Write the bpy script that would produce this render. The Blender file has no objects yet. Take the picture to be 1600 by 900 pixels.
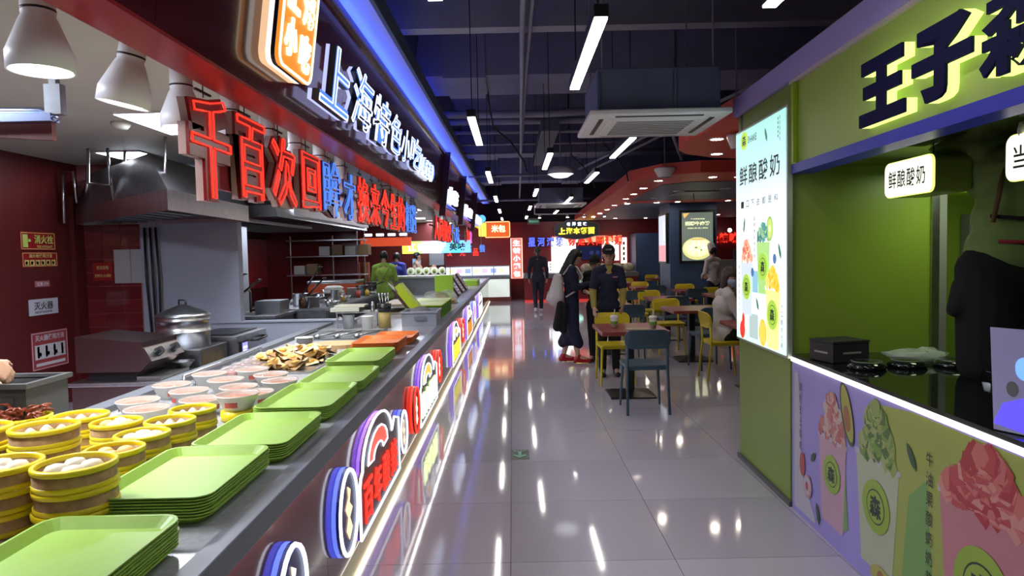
import bpy, bmesh, math, random
from mathutils import Matrix, Vector
random.seed(7)
PI = math.pi
C = bpy.context.scene.collection
S = bpy.context.scene

# ------------------------------------------------------------ camera, world, exposure
cam = bpy.data.objects.new('camera', bpy.data.cameras.new('camera')); C.objects.link(cam)
cam.data.sensor_width = 36; cam.data.lens = 1060 / 1600 * 36; cam.data.clip_start = .02; cam.data.clip_end = 200
R_ = ((.999777587, .0209953293, .00199295287), (.000942218769, .0499375948, -.998751896), (-.0210686482, .998531638, .0499067058))
cam.matrix_world = Matrix(((R_[0][0], R_[0][1], R_[0][2], 0), (R_[1][0], R_[1][1], R_[1][2], 0), (R_[2][0], R_[2][1], R_[2][2], 1.48), (0, 0, 0, 1)))
S.camera = cam
w = bpy.data.worlds.new('world'); S.world = w; w.use_nodes = True
w.node_tree.nodes['Background'].inputs[0].default_value = (.30, .33, .55, 1)
w.node_tree.nodes['Background'].inputs[1].default_value = .05
S.view_settings.view_transform = 'Standard'; S.view_settings.look = 'None'; S.view_settings.gamma = 1
S.view_settings.use_curve_mapping = False; S.view_settings.exposure = 0.0
try:
    S.cycles.use_denoising = True; S.cycles.max_bounces = 7; S.cycles.sample_clamp_indirect = 4
    S.cycles.glossy_bounces = 4; S.cycles.transmission_bounces = 4; S.cycles.diffuse_bounces = 3
    S.cycles.caustics_reflective = False; S.cycles.caustics_refractive = False
except Exception: pass

def area(name, loc, size, power, col=(1, 1, 1), rot=(0, 0, 0), sy=None, spread=None):
    l = bpy.data.lights.new(name, 'AREA'); l.energy = power; l.color = col
    l.size = size
    if sy: l.shape = 'RECTANGLE'; l.size_y = sy
    if spread: l.spread = spread
    o = bpy.data.objects.new(name, l); o.location = loc; o.rotation_euler = rot; C.objects.link(o); return o
COOL = (.80, .86, 1.0); WARM = (1, .86, .66)
# blue strip under the sign cove, cool ceiling panels of the kitchens, food-lamp glow, snack-kiosk downlights
area('kitchen_panel_light', (-2.6, 5.25, 2.53), .4, 40, COOL, sy=.5)
area('kitchen_panel_light', (-3.75, 6.75, 2.53), .3, 18, COOL, sy=.3)
area('kitchen_panel_light', (-3.0, 2.6, 2.5), .5, 115, COOL, sy=.9)
area('kitchen_panel_light', (-3.0, 10.5, 2.44), .5, 34, COOL, sy=.5)
area('kitchen_panel_light', (-2.4, 15.5, 2.44), .6, 55, COOL, sy=1.2)
area('kitchen_panel_light', (-2.2, 19.5, 2.44), .6, 55, COOL, sy=1.2)
area('hood_fill_light', (-3.5, 10.2, 1.96), .3, 26, COOL, sy=3.0)  # fill added under the far hood to brighten the kitchen behind
area('kiosk_ceiling_light', (2.35, 3.35, 1.885), .25, 5.0, (.85, 1, .6), sy=.5)
area('kiosk_ceiling_light', (2.1, 1.8, 1.885), .3, 2.5, (.9, 1, .8), sy=.6)
area('counter_front_light', (2.6, 21.2, 2.5), 3.0, 14, (1, .95, .9), (math.radians(25), 0, 0), .3)

# ------------------------------------------------------------ materials
MATS = {}
def mat(name, col=(.5, .5, .5), rough=.5, metal=0, emit=None, es=1.0, spec=.5, trans=0, alpha=1, noise=0, nscale=8, coat=0, bump=0, rnd=0, ior=1.45):
    if name in MATS: return MATS[name]
    m = bpy.data.materials.new(name); m.use_nodes = True; nt = m.node_tree; b = nt.nodes['Principled BSDF']
    b.inputs['Base Color'].default_value = (*col, 1); b.inputs['Roughness'].default_value = rough
    b.inputs['Metallic'].default_value = metal; b.inputs['Specular IOR Level'].default_value = spec
    b.inputs['Transmission Weight'].default_value = trans; b.inputs['Alpha'].default_value = alpha
    b.inputs['Coat Weight'].default_value = coat; b.inputs['IOR'].default_value = ior
    if emit: b.inputs['Emission Color'].default_value = (*emit, 1); b.inputs['Emission Strength'].default_value = es
    if noise or bump:
        tc = nt.nodes.new('ShaderNodeTexCoord'); n = nt.nodes.new('ShaderNodeTexNoise'); n.inputs['Scale'].default_value = nscale; n.inputs['Detail'].default_value = 5
        nt.links.new(tc.outputs['Object'], n.inputs['Vector'])
        if noise:
            mp = nt.nodes.new('ShaderNodeMapRange'); mp.inputs[1].default_value = .3; mp.inputs[2].default_value = .7
            mp.inputs[3].default_value = 1 - noise; mp.inputs[4].default_value = 1 + noise
            mx = nt.nodes.new('ShaderNodeVectorMath'); mx.operation = 'SCALE'; mx.inputs[0].default_value = col
            nt.links.new(n.outputs['Fac'], mp.inputs[0]); nt.links.new(mp.outputs[0], mx.inputs['Scale']); nt.links.new(mx.outputs[0], b.inputs['Base Color'])
        if bump:
            bp = nt.nodes.new('ShaderNodeBump'); bp.inputs['Strength'].default_value = bump; bp.inputs['Distance'].default_value = .01
            nt.links.new(n.outputs['Fac'], bp.inputs['Height']); nt.links.new(bp.outputs[0], b.inputs['Normal'])
    if rnd:
        oi = nt.nodes.new('ShaderNodeObjectInfo'); mp = nt.nodes.new('ShaderNodeMapRange'); mp.inputs[3].default_value = 1 - rnd; mp.inputs[4].default_value = 1 + rnd
        mx = nt.nodes.new('ShaderNodeVectorMath'); mx.operation = 'SCALE'; mx.inputs[0].default_value = col
        nt.links.new(oi.outputs['Random'], mp.inputs[0]); nt.links.new(mp.outputs[0], mx.inputs['Scale']); nt.links.new(mx.outputs[0], b.inputs['Base Color'])
    MATS[name] = m; return m
def em(name, col, s): return mat(name, tuple(c * .6 for c in col), .4, emit=col, es=s)

floor_m = mat('polished_porcelain', (.46, .43, .50), .045, spec=.7, noise=.05, nscale=2, rnd=.07)
def floor_tint():
    m = floor_m; nt = m.node_tree; b = nt.nodes['Principled BSDF']
    n = nt.nodes.new('ShaderNodeTexNoise'); tc = nt.nodes.new('ShaderNodeTexCoord'); n.inputs['Scale'].default_value = 3
    nt.links.new(tc.outputs['Object'], n.inputs['Vector'])
    mp = nt.nodes.new('ShaderNodeMapRange'); mp.inputs[3].default_value = .04; mp.inputs[4].default_value = .09
    nt.links.new(n.outputs['Fac'], mp.inputs[0]); nt.links.new(mp.outputs[0], b.inputs['Roughness'])
floor_tint()
grout = mat('grout', (.10, .10, .10), .8)
maroon = mat('maroon_gloss', (.085, .008, .012), .16, coat=.3, noise=.06, nscale=3)
redwall_m = mat('red_painted_steel', (.10, .013, .013), .38, noise=.08, nscale=4)
redback = mat('red_back_wall', (.24, .022, .027), .4, noise=.06, nscale=2)
redtile = mat('red_glazed_tile', (.15, .015, .018), .12, coat=.5, rnd=.12)
redgrout = mat('red_tile_grout', (.30, .11, .11), .7)
soffit = mat('red_soffit', (.33, .015, .018), .3)
greywall = mat('grey_wall', (.36, .40, .50), .55, noise=.05, nscale=3)
stallceil = mat('stall_ceiling', (.50, .50, .42), .6, noise=.05, nscale=2)
darkceil = mat('dark_ceiling', (.07, .068, .14), .7, noise=.2, nscale=1.2, bump=.2)
beam_m = mat('painted_beam', (.20, .20, .33), .7, noise=.18, nscale=1.5, bump=.2)
pipe_m = mat('grey_pipe', (.28, .28, .38), .5, noise=.1, nscale=4)
duct_m = mat('dark_duct', (.10, .105, .16), .5, noise=.15, nscale=2)
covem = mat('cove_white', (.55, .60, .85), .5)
steel = mat('brushed_steel', (.50, .51, .53), .28, metal=1, noise=.1, nscale=20)
steeld = mat('dark_steel', (.24, .25, .27), .35, metal=1, noise=.15, nscale=12)
counter_top = mat('grey_counter_edge', (.115, .125, .15), .45, noise=.08, nscale=30)
marble = mat('light_counter_stone', (.36, .37, .40), .2, noise=.1, nscale=40)
traym = mat('lime_tray_plastic', (.31, .52, .07), .42, noise=.03, nscale=60)
trayo = mat('orange_tray_plastic', (.72, .17, .02), .4)
bamboo = mat('bamboo', (.42, .26, .12), .6, noise=.25, nscale=35)
bambooin = mat('bamboo_inside', (.50, .32, .15), .6, noise=.2, nscale=30)
yellowp = mat('yellow_band', (.75, .60, .01), .35)
bun = mat('bun_dough', (.78, .72, .60), .6, noise=.06, nscale=30, bump=.1)
bung = mat('green_bun', (.45, .60, .25), .6)
buno = mat('golden_bun', (.70, .38, .12), .5)
claw = mat('braised_brown', (.20, .035, .015), .3, noise=.3, nscale=40)
redfood = mat('red_food', (.55, .07, .025), .35, noise=.3, nscale=50)
whitep = mat('white_plastic', (.75, .75, .74), .4)
lampwhite = mat('lamp_white', (.85, .84, .88), .4)
black = mat('black_plastic', (.012, .012, .014), .35)
blackgloss = mat('black_gloss_stone', (.008, .010, .010), .06, spec=.7)
bluechair = mat('blue_grey_plastic', (.050, .095, .135), .42)
yelchair = mat('yellow_plastic', (.62, .50, .02), .42)
tabletop_m = mat('red_brown_laminate', (.25, .045, .040), .3, noise=.06, nscale=6)
tableedge = mat('orange_brown_edge', (.30, .06, .035), .4)
kgreen = mat('kiosk_green', (.20, .29, .035), .34, noise=.03, nscale=2)
kgreen2 = mat('kiosk_green_bright', (.33, .50, .03), .4)
kgreend = mat('kiosk_sage', (.20, .29, .055), .4)
kfascia = mat('fascia_green', (.33, .46, .10), .45)
kblue = mat('kiosk_band_led_tint', (.018, .025, .45), .35, spec=.25)  # blue LED light on this band is put into its colour
kpurple = mat('kiosk_trim_cove_tint', (.42, .37, .85), .4)  # blue cove light on the trim is mixed into its colour
navy = mat('navy_letter', (.008, .008, .05), .7, spec=.1)
skin = mat('skin', (.52, .32, .23), .55)
hairm = mat('black_hair', (.010, .009, .009), .45)
cl_black = mat('black_cloth', (.008, .008, .010), .9)
cl_navy = mat('navy_cloth', (.012, .016, .045), .85)
cl_dark = mat('charcoal_cloth', (.018, .02, .035), .85)
cl_white = mat('white_cloth', (.58, .56, .56), .85)
cl_olive = mat('mustard_cloth', (.30, .25, .06), .85)
cl_green = mat('green_cloth', (.26, .42, .06), .8)
cl_sage = mat('sage_cloth', (.16, .24, .07), .8)
cl_blue = mat('blue_cloth', (.03, .04, .26), .8)
cl_grey = mat('grey_cloth', (.09, .09, .11), .8)
redshoe = mat('red_leather', (.40, .01, .02), .25)
maskm = mat('blue_mask', (.35, .48, .75), .7)
clear = mat('clear_plastic', (.9, .92, .95), .08, trans=.85, alpha=.45)
glassm = mat('clear_glass', (.9, .95, .95), .03, trans=.9, alpha=.35)
wood = mat('light_wood', (.42, .28, .13), .55, noise=.2, nscale=15)
cream_skirt = mat('cream_skirting', (.75, .66, .42), .3)
bluewall = mat('blue_wall', (.055, .10, .21), .45, noise=.04, nscale=3)
bluegrey = mat('blue_grey_ceiling', (.13, .165, .21), .5)
canopyred = mat('canopy_red', (.75, .09, .06), .45)
LED = em('white_led', (1, .97, .90), 20)
LEDS = em('strip_led', (1, .93, .78), 3.5)
PANEL = em('ceiling_panel_glow', (.96, .98, 1), 9)
DOWN = em('downlight_glow', (1, .90, .72), 75)
SPOT = em('spot_glow', (1, .96, .90), 22)
N_RED = em('neon_red', (1, .040, .022), 1.25)
N_REDC = em('neon_red_core', (1, .12, .06), 5)
N_BLUE = em('neon_blue', (.09, .13, 1), 1.8)
N_SKY = em('neon_sky', (.10, .27, .95), 1.0)
N_WHITE = em('neon_white', (.78, .84, 1), 1.7)
N_WW = em('neon_warm_white', (1, .86, .62), 1.5)
N_PURP = em('neon_purple', (.30, .13, 1), 1.3)
N_YEL = em('neon_yellow', (1, .80, .06), 1.3)
N_ORG = em('sign_orange', (1, .33, .035), .85)
N_PINK = em('neon_pink', (1, .12, .75), 1.4)
dred = mat('dark_red_acrylic', (.22, .006, .008), .25)
dblue = mat('dark_blue_acrylic', (.02, .03, .20), .25)
dnav = mat('dark_sign_board', (.02, .02, .04), .3)

# ------------------------------------------------------------ helpers
class MB:
    def __init__(s): s.v = []; s.f = []; s.mi = []; s.sm = []; s.cm = 0; s.M = None; s.mats = []
    def use(s, m):
        if m not in s.mats: s.mats.append(m)
        s.cm = s.mats.index(m); return s
    def add(s, vs, fs, smooth=False):
        b = len(s.v)
        if s.M is not None: vs = [s.M @ Vector(v) for v in vs]
        s.v += [tuple(v) for v in vs]
        for f in fs: s.f.append([b + i for i in f]); s.mi.append(s.cm); s.sm.append(smooth)
        return s
    def box(s, x0, x1, y0, y1, z0, z1):
        return s.add([(x, y, z) for z in (z0, z1) for y in (y0, y1) for x in (x0, x1)],
                     [(0, 2, 3, 1), (4, 5, 7, 6), (0, 1, 5, 4), (2, 6, 7, 3), (0, 4, 6, 2), (1, 3, 7, 5)])
    def prism(s, poly, z0, z1, smooth=False):
        n = len(poly); a = sum(poly[i][0] * poly[(i + 1) % n][1] - poly[(i + 1) % n][0] * poly[i][1] for i in range(n))
        if a < 0: poly = poly[::-1]
        b = len(s.v)
        s.add([(x, y, z0) for x, y in poly] + [(x, y, z1) for x, y in poly], [tuple(range(n))[::-1], tuple(range(n, 2 * n))])
        V = s.v
        for i in range(n):
            j = (i + 1) % n; s.f.append([b + i, b + j, b + n + j, b + n + i]); s.mi.append(s.cm); s.sm.append(smooth)
        return s
    def flat(s, poly, z):
        n = len(poly); a = sum(poly[i][0] * poly[(i + 1) % n][1] - poly[(i + 1) % n][0] * poly[i][1] for i in range(n))
        if a < 0: poly = poly[::-1]
        return s.add([(x, y, z) for x, y in poly], [tuple(range(n))])
    def cone(s, p0, p1, r0, r1, n=10, caps=True):
        p0 = Vector(p0); p1 = Vector(p1); d = (p1 - p0).normalized()
        u = d.orthogonal().normalized(); v = d.cross(u)
        vs = [p0 + (u * math.cos(2 * PI * i / n) + v * math.sin(2 * PI * i / n)) * r0 for i in range(n)] + [p1 + (u * math.cos(2 * PI * i / n) + v * math.sin(2 * PI * i / n)) * r1 for i in range(n)]
        s.add(vs, [(i, (i + 1) % n, n + (i + 1) % n, n + i) for i in range(n)], True)
        if caps: s.add(vs, [tuple(range(n))[::-1], tuple(range(n, 2 * n))])
        return s
    def lathe(s, prof, c=(0, 0, 0), n=24, smooth=True, sx=1, sy=1):
        vs = []; fs = []
        for r, z in prof:
            for i in range(n):
                a = 2 * PI * i / n; vs.append((c[0] + r * math.cos(a) * sx, c[1] + r * math.sin(a) * sy, c[2] + z))
        for k in range(len(prof) - 1):
            for i in range(n):
                j = (i + 1) % n; fs.append((k * n + i, k * n + j, (k + 1) * n + j, (k + 1) * n + i))
        return s.add(vs, fs, smooth)
    def ball(s, c, rx, ry=None, rz=None, n=10, m=7):
        ry = ry or rx; rz = rz or rx; vs = [(c[0], c[1], c[2] - rz)]; fs = []
        for k in range(1, m):
            t = PI * k / m
            for i in range(n): vs.append((c[0] + rx * math.sin(t) * math.cos(2 * PI * i / n), c[1] + ry * math.sin(t) * math.sin(2 * PI * i / n), c[2] - rz * math.cos(t)))
        vs.append((c[0], c[1], c[2] + rz))
        for i in range(n):
            j = (i + 1) % n; fs.append((0, 1 + j, 1 + i))
            for k in range(m - 2): a = 1 + k * n; fs.append((a + i, a + j, a + n + j, a + n + i))
            a = 1 + (m - 2) * n; fs.append((a + i, a + j, len(vs) - 1))
        return s.add(vs, fs, True)
    def tube(s, pts, r, n=6, closed=False):
        P = [Vector(p) for p in pts]; q = len(P); vs = []; fs = []; u = None
        for i in range(q):
            if closed: d = P[(i + 1) % q] - P[i - 1]
            else: d = P[min(i + 1, q - 1)] - P[max(i - 1, 0)]
            if d.length < 1e-9: d = Vector((0, 0, 1))
            d.normalize()
            if u is None: u = d.orthogonal().normalized()
            else:
                u = u - d * u.dot(d)
                u = u.normalized() if u.length > 1e-6 else d.orthogonal().normalized()
            v = d.cross(u)
            for k in range(n): a = 2 * PI * k / n; vs.append(P[i] + (u * math.cos(a) + v * math.sin(a)) * r)
        for i in range(q if closed else q - 1):
            j = (i + 1) % q
            for k in range(n): l = (k + 1) % n; fs.append((i * n + k, i * n + l, j * n + l, j * n + k))
        if not closed: fs += [tuple(range(n))[::-1], tuple(range((q - 1) * n, q * n))]
        return s.add(vs, fs, True)
    def text(s, t, x, y, w, h, z0, z1, bold=.02):
        vs, fs, bb = tmesh(t, bold, z1 > z0 + 1e-6)
        sx = w / max(bb[1] - bb[0], 1e-6); sy = h / max(bb[3] - bb[2], 1e-6)
        return s.add([(x + (a - bb[0]) * sx, y + (b - bb[2]) * sy, z0 if c < .5 else z1) for a, b, c in vs], fs)
    def neon(s, t, x, y, w, h, z, r, bold=.02, mind=.02):
        loops, bb = tloops(t, bold); sx = w / (bb[1] - bb[0]); sy = h / (bb[3] - bb[2])
        for L in loops:
            P = [(x + (a - bb[0]) * sx, y + (b - bb[2]) * sy) for a, b in L]; Q = []
            for p in P:
                if not Q or math.dist(p, Q[-1]) > mind: Q.append(p)
            if len(Q) > 3: s.tube([(a, b, z) for a, b in Q], r, 4, True)
        return s
    def mesh(s, name):
        me = bpy.data.meshes.new(name); me.from_pydata(s.v, [], s.f)
        for m in s.mats: me.materials.append(m)
        me.polygons.foreach_set('material_index', s.mi); me.polygons.foreach_set('use_smooth', s.sm); me.update(); return me
    def build(s, name, m=None, parent=None, kind=None, bevel=0):
        if m is not None and not s.mats: s.mats = [m]
        me = s.mesh(name)
        if bevel:
            bm = bmesh.new(); bm.from_mesh(me); bmesh.ops.remove_doubles(bm, verts=bm.verts, dist=1e-6)
            bmesh.ops.bevel(bm, geom=[e for e in bm.edges if len(e.link_faces) == 2 and e.calc_face_angle(0) > .5], offset=bevel, segments=2, affect='EDGES', profile=.5)
            bm.to_mesh(me); bm.free()
        o = bpy.data.objects.new(name, me); C.objects.link(o)
        if parent: o.parent = parent
        if kind: o['kind'] = kind
        return o
_T = {}
def _tm(t, bold, fill, ext):
    c = bpy.data.curves.new('t', 'FONT'); c.body = t; c.size = 1; c.resolution_u = 2; c.offset = bold; c.fill_mode = 'BOTH' if fill else 'NONE'
    c.extrude = .5 if ext else 0; c.dimensions = '2D' if not ext else '2D'
    o = bpy.data.objects.new('t', c); me = bpy.data.meshes.new_from_object(o)
    r = ([tuple(v.co) for v in me.vertices], [tuple(p.vertices) for p in me.polygons], [tuple(e.vertices) for e in me.edges])
    bpy.data.objects.remove(o); bpy.data.curves.remove(c); bpy.data.meshes.remove(me); return r
def tmesh(t, bold, ext):
    k = (t, bold, ext)
    if k not in _T:
        v, f, e = _tm(t, bold, True, ext)
        bb = (min(a[0] for a in v), max(a[0] for a in v), min(a[1] for a in v), max(a[1] for a in v))
        _T[k] = ([(a[0], a[1], a[2] + .5 if ext else 0) for a in v], f, bb)
    return _T[k]
def tloops(t, bold):
    k = (t, bold, 'L')
    if k not in _T:
        v, f, e = _tm(t, bold, False, False); adj = {}
        for a, b in e: adj.setdefault(a, []).append(b); adj.setdefault(b, []).append(a)
        seen = set(); loops = []
        for s0 in adj:
            if s0 in seen: continue
            L = [s0]; seen.add(s0); cur = s0
            while True:
                n = [q for q in adj[cur] if q not in seen]
                if not n: break
                cur = n[0]; seen.add(cur); L.append(cur)
            loops.append([(v[i][0], v[i][1]) for i in L])
        bb = (min(a[0] for a in v), max(a[0] for a in v), min(a[1] for a in v), max(a[1] for a in v))
        _T[k] = (loops, bb)
    return _T[k]
def rrect(x0, x1, y0, y1, r, n=4):
    P = []
    for cx, cy, a0 in ((x1 - r, y1 - r, 0), (x0 + r, y1 - r, 90), (x0 + r, y0 + r, 180), (x1 - r, y0 + r, 270)):
        for i in range(n + 1): a = math.radians(a0 + 90 * i / n); P.append((cx + r * math.cos(a), cy + r * math.sin(a)))
    return P
def ell(cx, cy, rx, ry, n=24, a0=0):
    c, s_ = math.cos(a0), math.sin(a0)
    return [(cx + rx * math.cos(t) * c - ry * math.sin(t) * s_, cy + rx * math.cos(t) * s_ + ry * math.sin(t) * c) for t in [2 * PI * i / n for i in range(n)]]
def frame(o, u, v):
    u = Vector(u).normalized(); v = Vector(v).normalized(); n = u.cross(v)
    return Matrix(((u.x, v.x, n.x, o[0]), (u.y, v.y, n.y, o[1]), (u.z, v.z, n.z, o[2]), (0, 0, 0, 1)))
LEFT = ((.009, 1, 0), (0, 0, 1)); BACK = ((1, 0, 0), (0, 0, 1))
def thing(name, label, cat, loc=(0, 0, 0), rotz=0, group=None, M=None):
    o = bpy.data.objects.new(name, None); C.objects.link(o); o.empty_display_size = .05
    if M is not None: o.matrix_world = M
    else: o.location = loc; o.rotation_euler = (0, 0, rotz)
    o['label'] = label; o['category'] = cat
    if group: o['group'] = group
    return o
def tag(o, label, cat, group=None, kind=None, loc=None, rotz=None, M=None):
    o['label'] = label; o['category'] = cat
    if group: o['group'] = group
    if kind: o['kind'] = kind
    if loc: o.location = loc
    if rotz is not None: o.rotation_euler = (0, 0, rotz)
    if M is not None: o.matrix_world = M
    return o
def kids(o): return [c for c in bpy.data.objects if c.parent == o]
KID = {}
def dup(root, loc, rotz=0, label=None, group=None):
    r = root.copy(); C.objects.link(r); r.location = loc; r.rotation_euler = (0, 0, rotz)
    if label: r['label'] = label
    if group: r['group'] = group
    if root.name not in KID: KID[root.name] = [(c, kids(c)) for c in kids(root)]
    for ch, gs in KID[root.name]:
        c = ch.copy(); C.objects.link(c); c.parent = r
        for g in gs: d = g.copy(); C.objects.link(d); d.parent = c
    return r
def struct(mb, name, m=None, parent=None): return mb.build(name, m, parent, 'structure')
ORD = ['topmost', 'second from the top', 'third from the top', 'fourth from the top', 'fifth from the top', 'sixth from the top', 'seventh from the top', 'eighth from the top']
def XF(y, z=2.3): return -1.25 + .009 * y + .137 * (max(z, 2.3) - 2.3)
FAS = Matrix(((.009, .1357, .9907, -1.25), (1, -.0012, -.0089, 0), (0, .9907, -.1357, 2.3), (0, 0, 0, 1)))

# ------------------------------------------------------------ floor with individual tiles
fl = MB().box(-6, 10, -5, 24, -.06, -.003); fl = struct(fl, 'floor', grout)
T = .79
tm = MB().use(floor_m).prism(rrect(.0018, T - .0018, .0018, T - .0018, .003, 1), -.004, 0).mesh('tile')
n = 0; rest = MB().use(floor_m)
for i in range(-6, 13):
    for j in range(-9, 27):
        x = -.04 + i * T; y = 3.19 + (j - 1) * T - T * 0
        if -1 <= i <= 8 and -2 <= j <= 25 and (abs(x) < 1.0 * (y + T) * .80 + .4) and y > 1.5 and n < 299:
            o = bpy.data.objects.new('tile', tm); C.objects.link(o); o.parent = fl; o.location = (x, y, 0); n += 1
        elif -5 < y < 23.4: rest.box(x + .0018, x + T - .0018, y + .0018, y + T - .0018, -.004, 0)
rest.build('outer_tiles', floor_m, fl, 'stuff')
# green exit marker in the floor
ex = thing('floor_exit_marker', 'small green exit arrow plate set in the aisle floor tile', 'floor sign', M=frame((-.045, 4.82, .0005), (1, 0, 0), (0, 1, 0)))
MB().prism(rrect(0, .135, 0, .24, .004, 1), 0, .0012).build('plate', mat('floor_sign_dark', (.012, .05, .035), .25), ex)
a = MB().use(mat('floor_sign_green', (.12, .42, .26), .3))
a.flat([(.055, .20), (.08, .20), (.08, .10), (.105, .12), (.12, .105), (.0675, .045), (.015, .105), (.03, .12), (.055, .10)], .0016)
a.text('安全出口', .02, .205, .095, .022, .0016, .0016); a.build('arrow_and_lettering', None, ex)

# ------------------------------------------------------------ hall ceiling
struct(MB().box(-6, 10, -5, 24, 3.9, 4.0), 'ceiling', darkceil)
struct(MB().box(-6.1, -6, -5, 24, -.05, 4), 'wall_far_left', darkceil)
struct(MB().box(10, 10.1, -5, 24, -.05, 4), 'wall_right', darkceil)
struct(MB().box(-6, 10, -5.1, -5, -.05, 4), 'wall_behind_camera', darkceil)
for k, (y0, y1, zb) in enumerate(((5.6, 5.75, 3.32), (7.3, 8.2, 3.38), (12.6, 13.3, 3.35), (17.0, 17.7, 3.3), (-1, 0, 3.38))):
    m_ = MB().box(-1.0, 10, y0, y1, zb, 3.9)
    if k: 
        for q in range(-1, 10, 2): m_.box(q + .3, q + .75, y0 - .03, y1 + .03, zb - .03, 3.9)
    o = m_.build('ceiling_beam'); o.data.materials.append(pipe_m if k == 0 else beam_m); o['kind'] = 'structure'
struct(MB().box(-6, 10, 22.9, 23.0, -.05, 4), 'wall_back', mat('upper_wall_dark', (.03, .02, .03), .7))
struct(MB().box(-6, 10, 22.4, 22.5, -.05, 2.52), 'wall_back_red', redback)
# ------------------------------------------------------------ ceiling services
def pipe_run(name, label, pts, r, m=None):
    t = MB().tube(pts, r, 8).build(name, m or pipe_m); tag(t, label, 'pipe'); return t
pipe_run('ceiling_pipe', 'long pale conduit running down the hall ceiling above the aisle, left one of the pair', [(.10, -2, 3.22), (.11, 5.3, 3.22), (.19, 13, 3.2), (.25, 21, 3.2)], .022)
pipe_run('ceiling_pipe', 'long pale conduit running down the hall ceiling above the aisle, right one of the pair', [(.20, -2, 3.26), (.17, 7, 3.26), (.2, 14, 3.24)], .016)
for k, (y, z, r, x1, nm) in enumerate(((8.9, 3.3, .05, 1.2, 'thick cross pipe just behind the second ceiling beam'), (9.5, 3.32, .045, 2.8, 'second thick cross pipe behind the ceiling beam'),
        (10.2, 3.3, .03, 3.2, 'thin cross pipe behind the two thick cross pipes'), (11.0, 3.25, .02, 2.6, 'thin pale pipe crossing above the second row of lamps'),
        (11.7, 3.2, .022, 3.0, 'pale pipe crossing the hall before the third beam'), (14.5, 3.15, .03, 1.3, 'cross pipe between third and fourth ceiling beams'), (18.6, 2.95, .03, 2.2, 'pale cross pipe in front of the far red wall'))):
    pipe_run('cross_pipe', nm, [(-.9, y, z), (x1 * .4, y + .1, z + .01), (x1, y - .1, z)], r)
for k, (a, b) in enumerate((((2.7, 6.6, 3.2), (1.2, 12.0, 2.95)), ((3.0, 7.0, 3.3), (1.5, 12.5, 3.0)), ((1.9, 8.9, 3.4), (2.3, 9.2, 2.7)), ((1.4, 8.5, 2.95), (3.0, 10.3, 3.3)))):
    pipe_run('bracing_rod', 'slim diagonal rod above the red canopy, ' + ('steepest one', 'one with the longest run', 'short nearly upright one', 'lowest one')[k], [a, tuple((p + q) / 2 + .03 for p, q in zip(a, b)), b], .022)
for k, (x, y) in enumerate(((-.25, 8.0), (.9, 10.5), (1.25, 9.4))):
    tag(MB().tube([(x, y, 3.9), (x, y, 3.3), (x + .05, y + .2, 3.0), (x + .25, y + .4, 2.86), (x + .42, y + .5, 2.62), (x + .45, y + .52, 2.5)], .012, 5).build('loose_cable', black), 'black cable sagging from the ceiling, ' + ('left of the conduit pair', 'beside the domed lamp', 'behind the near air conditioner')[k], 'cable')
tag(MB().box(1.2, 2.2, 8.6, 9.0, 3.0, 3.35).box(1.25, 2.15, 8.58, 8.6, 3.05, 3.3).build('air_duct', duct_m, bevel=.01), 'dark boxed air duct across the ceiling behind the near air conditioner', 'duct')
tag(MB().box(.42, .66, 9.2, 12.8, 3.12, 3.3).build('cable_tray', duct_m, bevel=.01), 'dark flat duct along the ceiling to the right of the conduits', 'duct')
# linear lamps
def make_lamp():
    t = thing('linear_lamp', '', 'lamp')
    MB().box(-.03, .03, -.61, .61, .004, .055).build('housing', black, t)
    MB().box(-.026, .026, -.60, .60, -.004, .004).build('diffuser', LED, t)
    MB().cone((0, .5, .05), (0, .5, 1.455), .004, .004, 5).build('suspension_cable', black, t)
    MB().cone((0, -.5, .05), (0, -.5, 1.455), .004, .004, 5).build('suspension_cable', black, t)
    return t
L0 = make_lamp(); first = True
rows = {-.27: [(-1.0, 'z'), (2.0, 'z'), (5.4, 'first lamp of the left row, over the cove side'), (8.55, 'second lamp of the left row'), (11.9, 'third lamp of the left row'), (15.2, 'fourth lamp of the left row'), (18.6, 'last lamp of the left row')],
        .384: [(-.16, 'z'), (3.44, 'large lamp nearest the camera, in the middle row'), (7.2, 'second lamp of the middle row, past the conduits'), (10.8, 'third lamp of the middle row'), (14.4, 'fourth lamp of the middle row'), (18.0, 'last small lamp of the middle row')],
        1.04: [(-1.0, 'z'), (2.15, 'lamp cut by the top edge of the photo'), (6.4, 'lamp just behind the near air conditioner'), (8.85, 'lamp beyond the one behind the air conditioner, right row'), (12.4, 'small far lamp of the right row'), (16.0, 'farthest lamp of the right row')]}
for x, ys in rows.items():
    for y, s_ in ys:
        if s_ == 'z': s_ = 'behind the camera, x %.1f y %.1f' % (x, y); s_ = {(-.27, -1.0): 'lamp behind the camera on the left', (-.27, 2.0): 'lamp overhead on the left', (.384, -.16): 'lamp overhead in the middle', (1.04, -1.0): 'lamp behind the camera on the right'}[(x, y)]
        lab = 'white linear ceiling lamp, ' + s_
        if first: L0.location = (x, y, 2.44); L0['label'] = lab; L0['group'] = 'linear LED lamps'; first = False
        else: dup(L0, (x, y, 2.44), 0, lab, 'linear LED lamps')
# domed lamp
t = thing('dome_lamp', 'round white domed ceiling lamp beside the middle row of linear lamps', 'lamp', (.72, 9.9, 2.62))
MB().lathe([(.0, .10), (.16, .10), (.19, .03), (.19, 0)], n=24).build('metal_rim', lampwhite, t); MB().cone((0, 0, .1), (0, 0, 1.275), .008, .008, 6).build('stem', pipe_m, t)
MB().lathe([(0, -.06), (.10, -.045), (.16, -.01), (.175, .01)], n=24).build('diffuser', em('dome_glow', (.9, .95, 1), 1.6), t)
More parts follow.
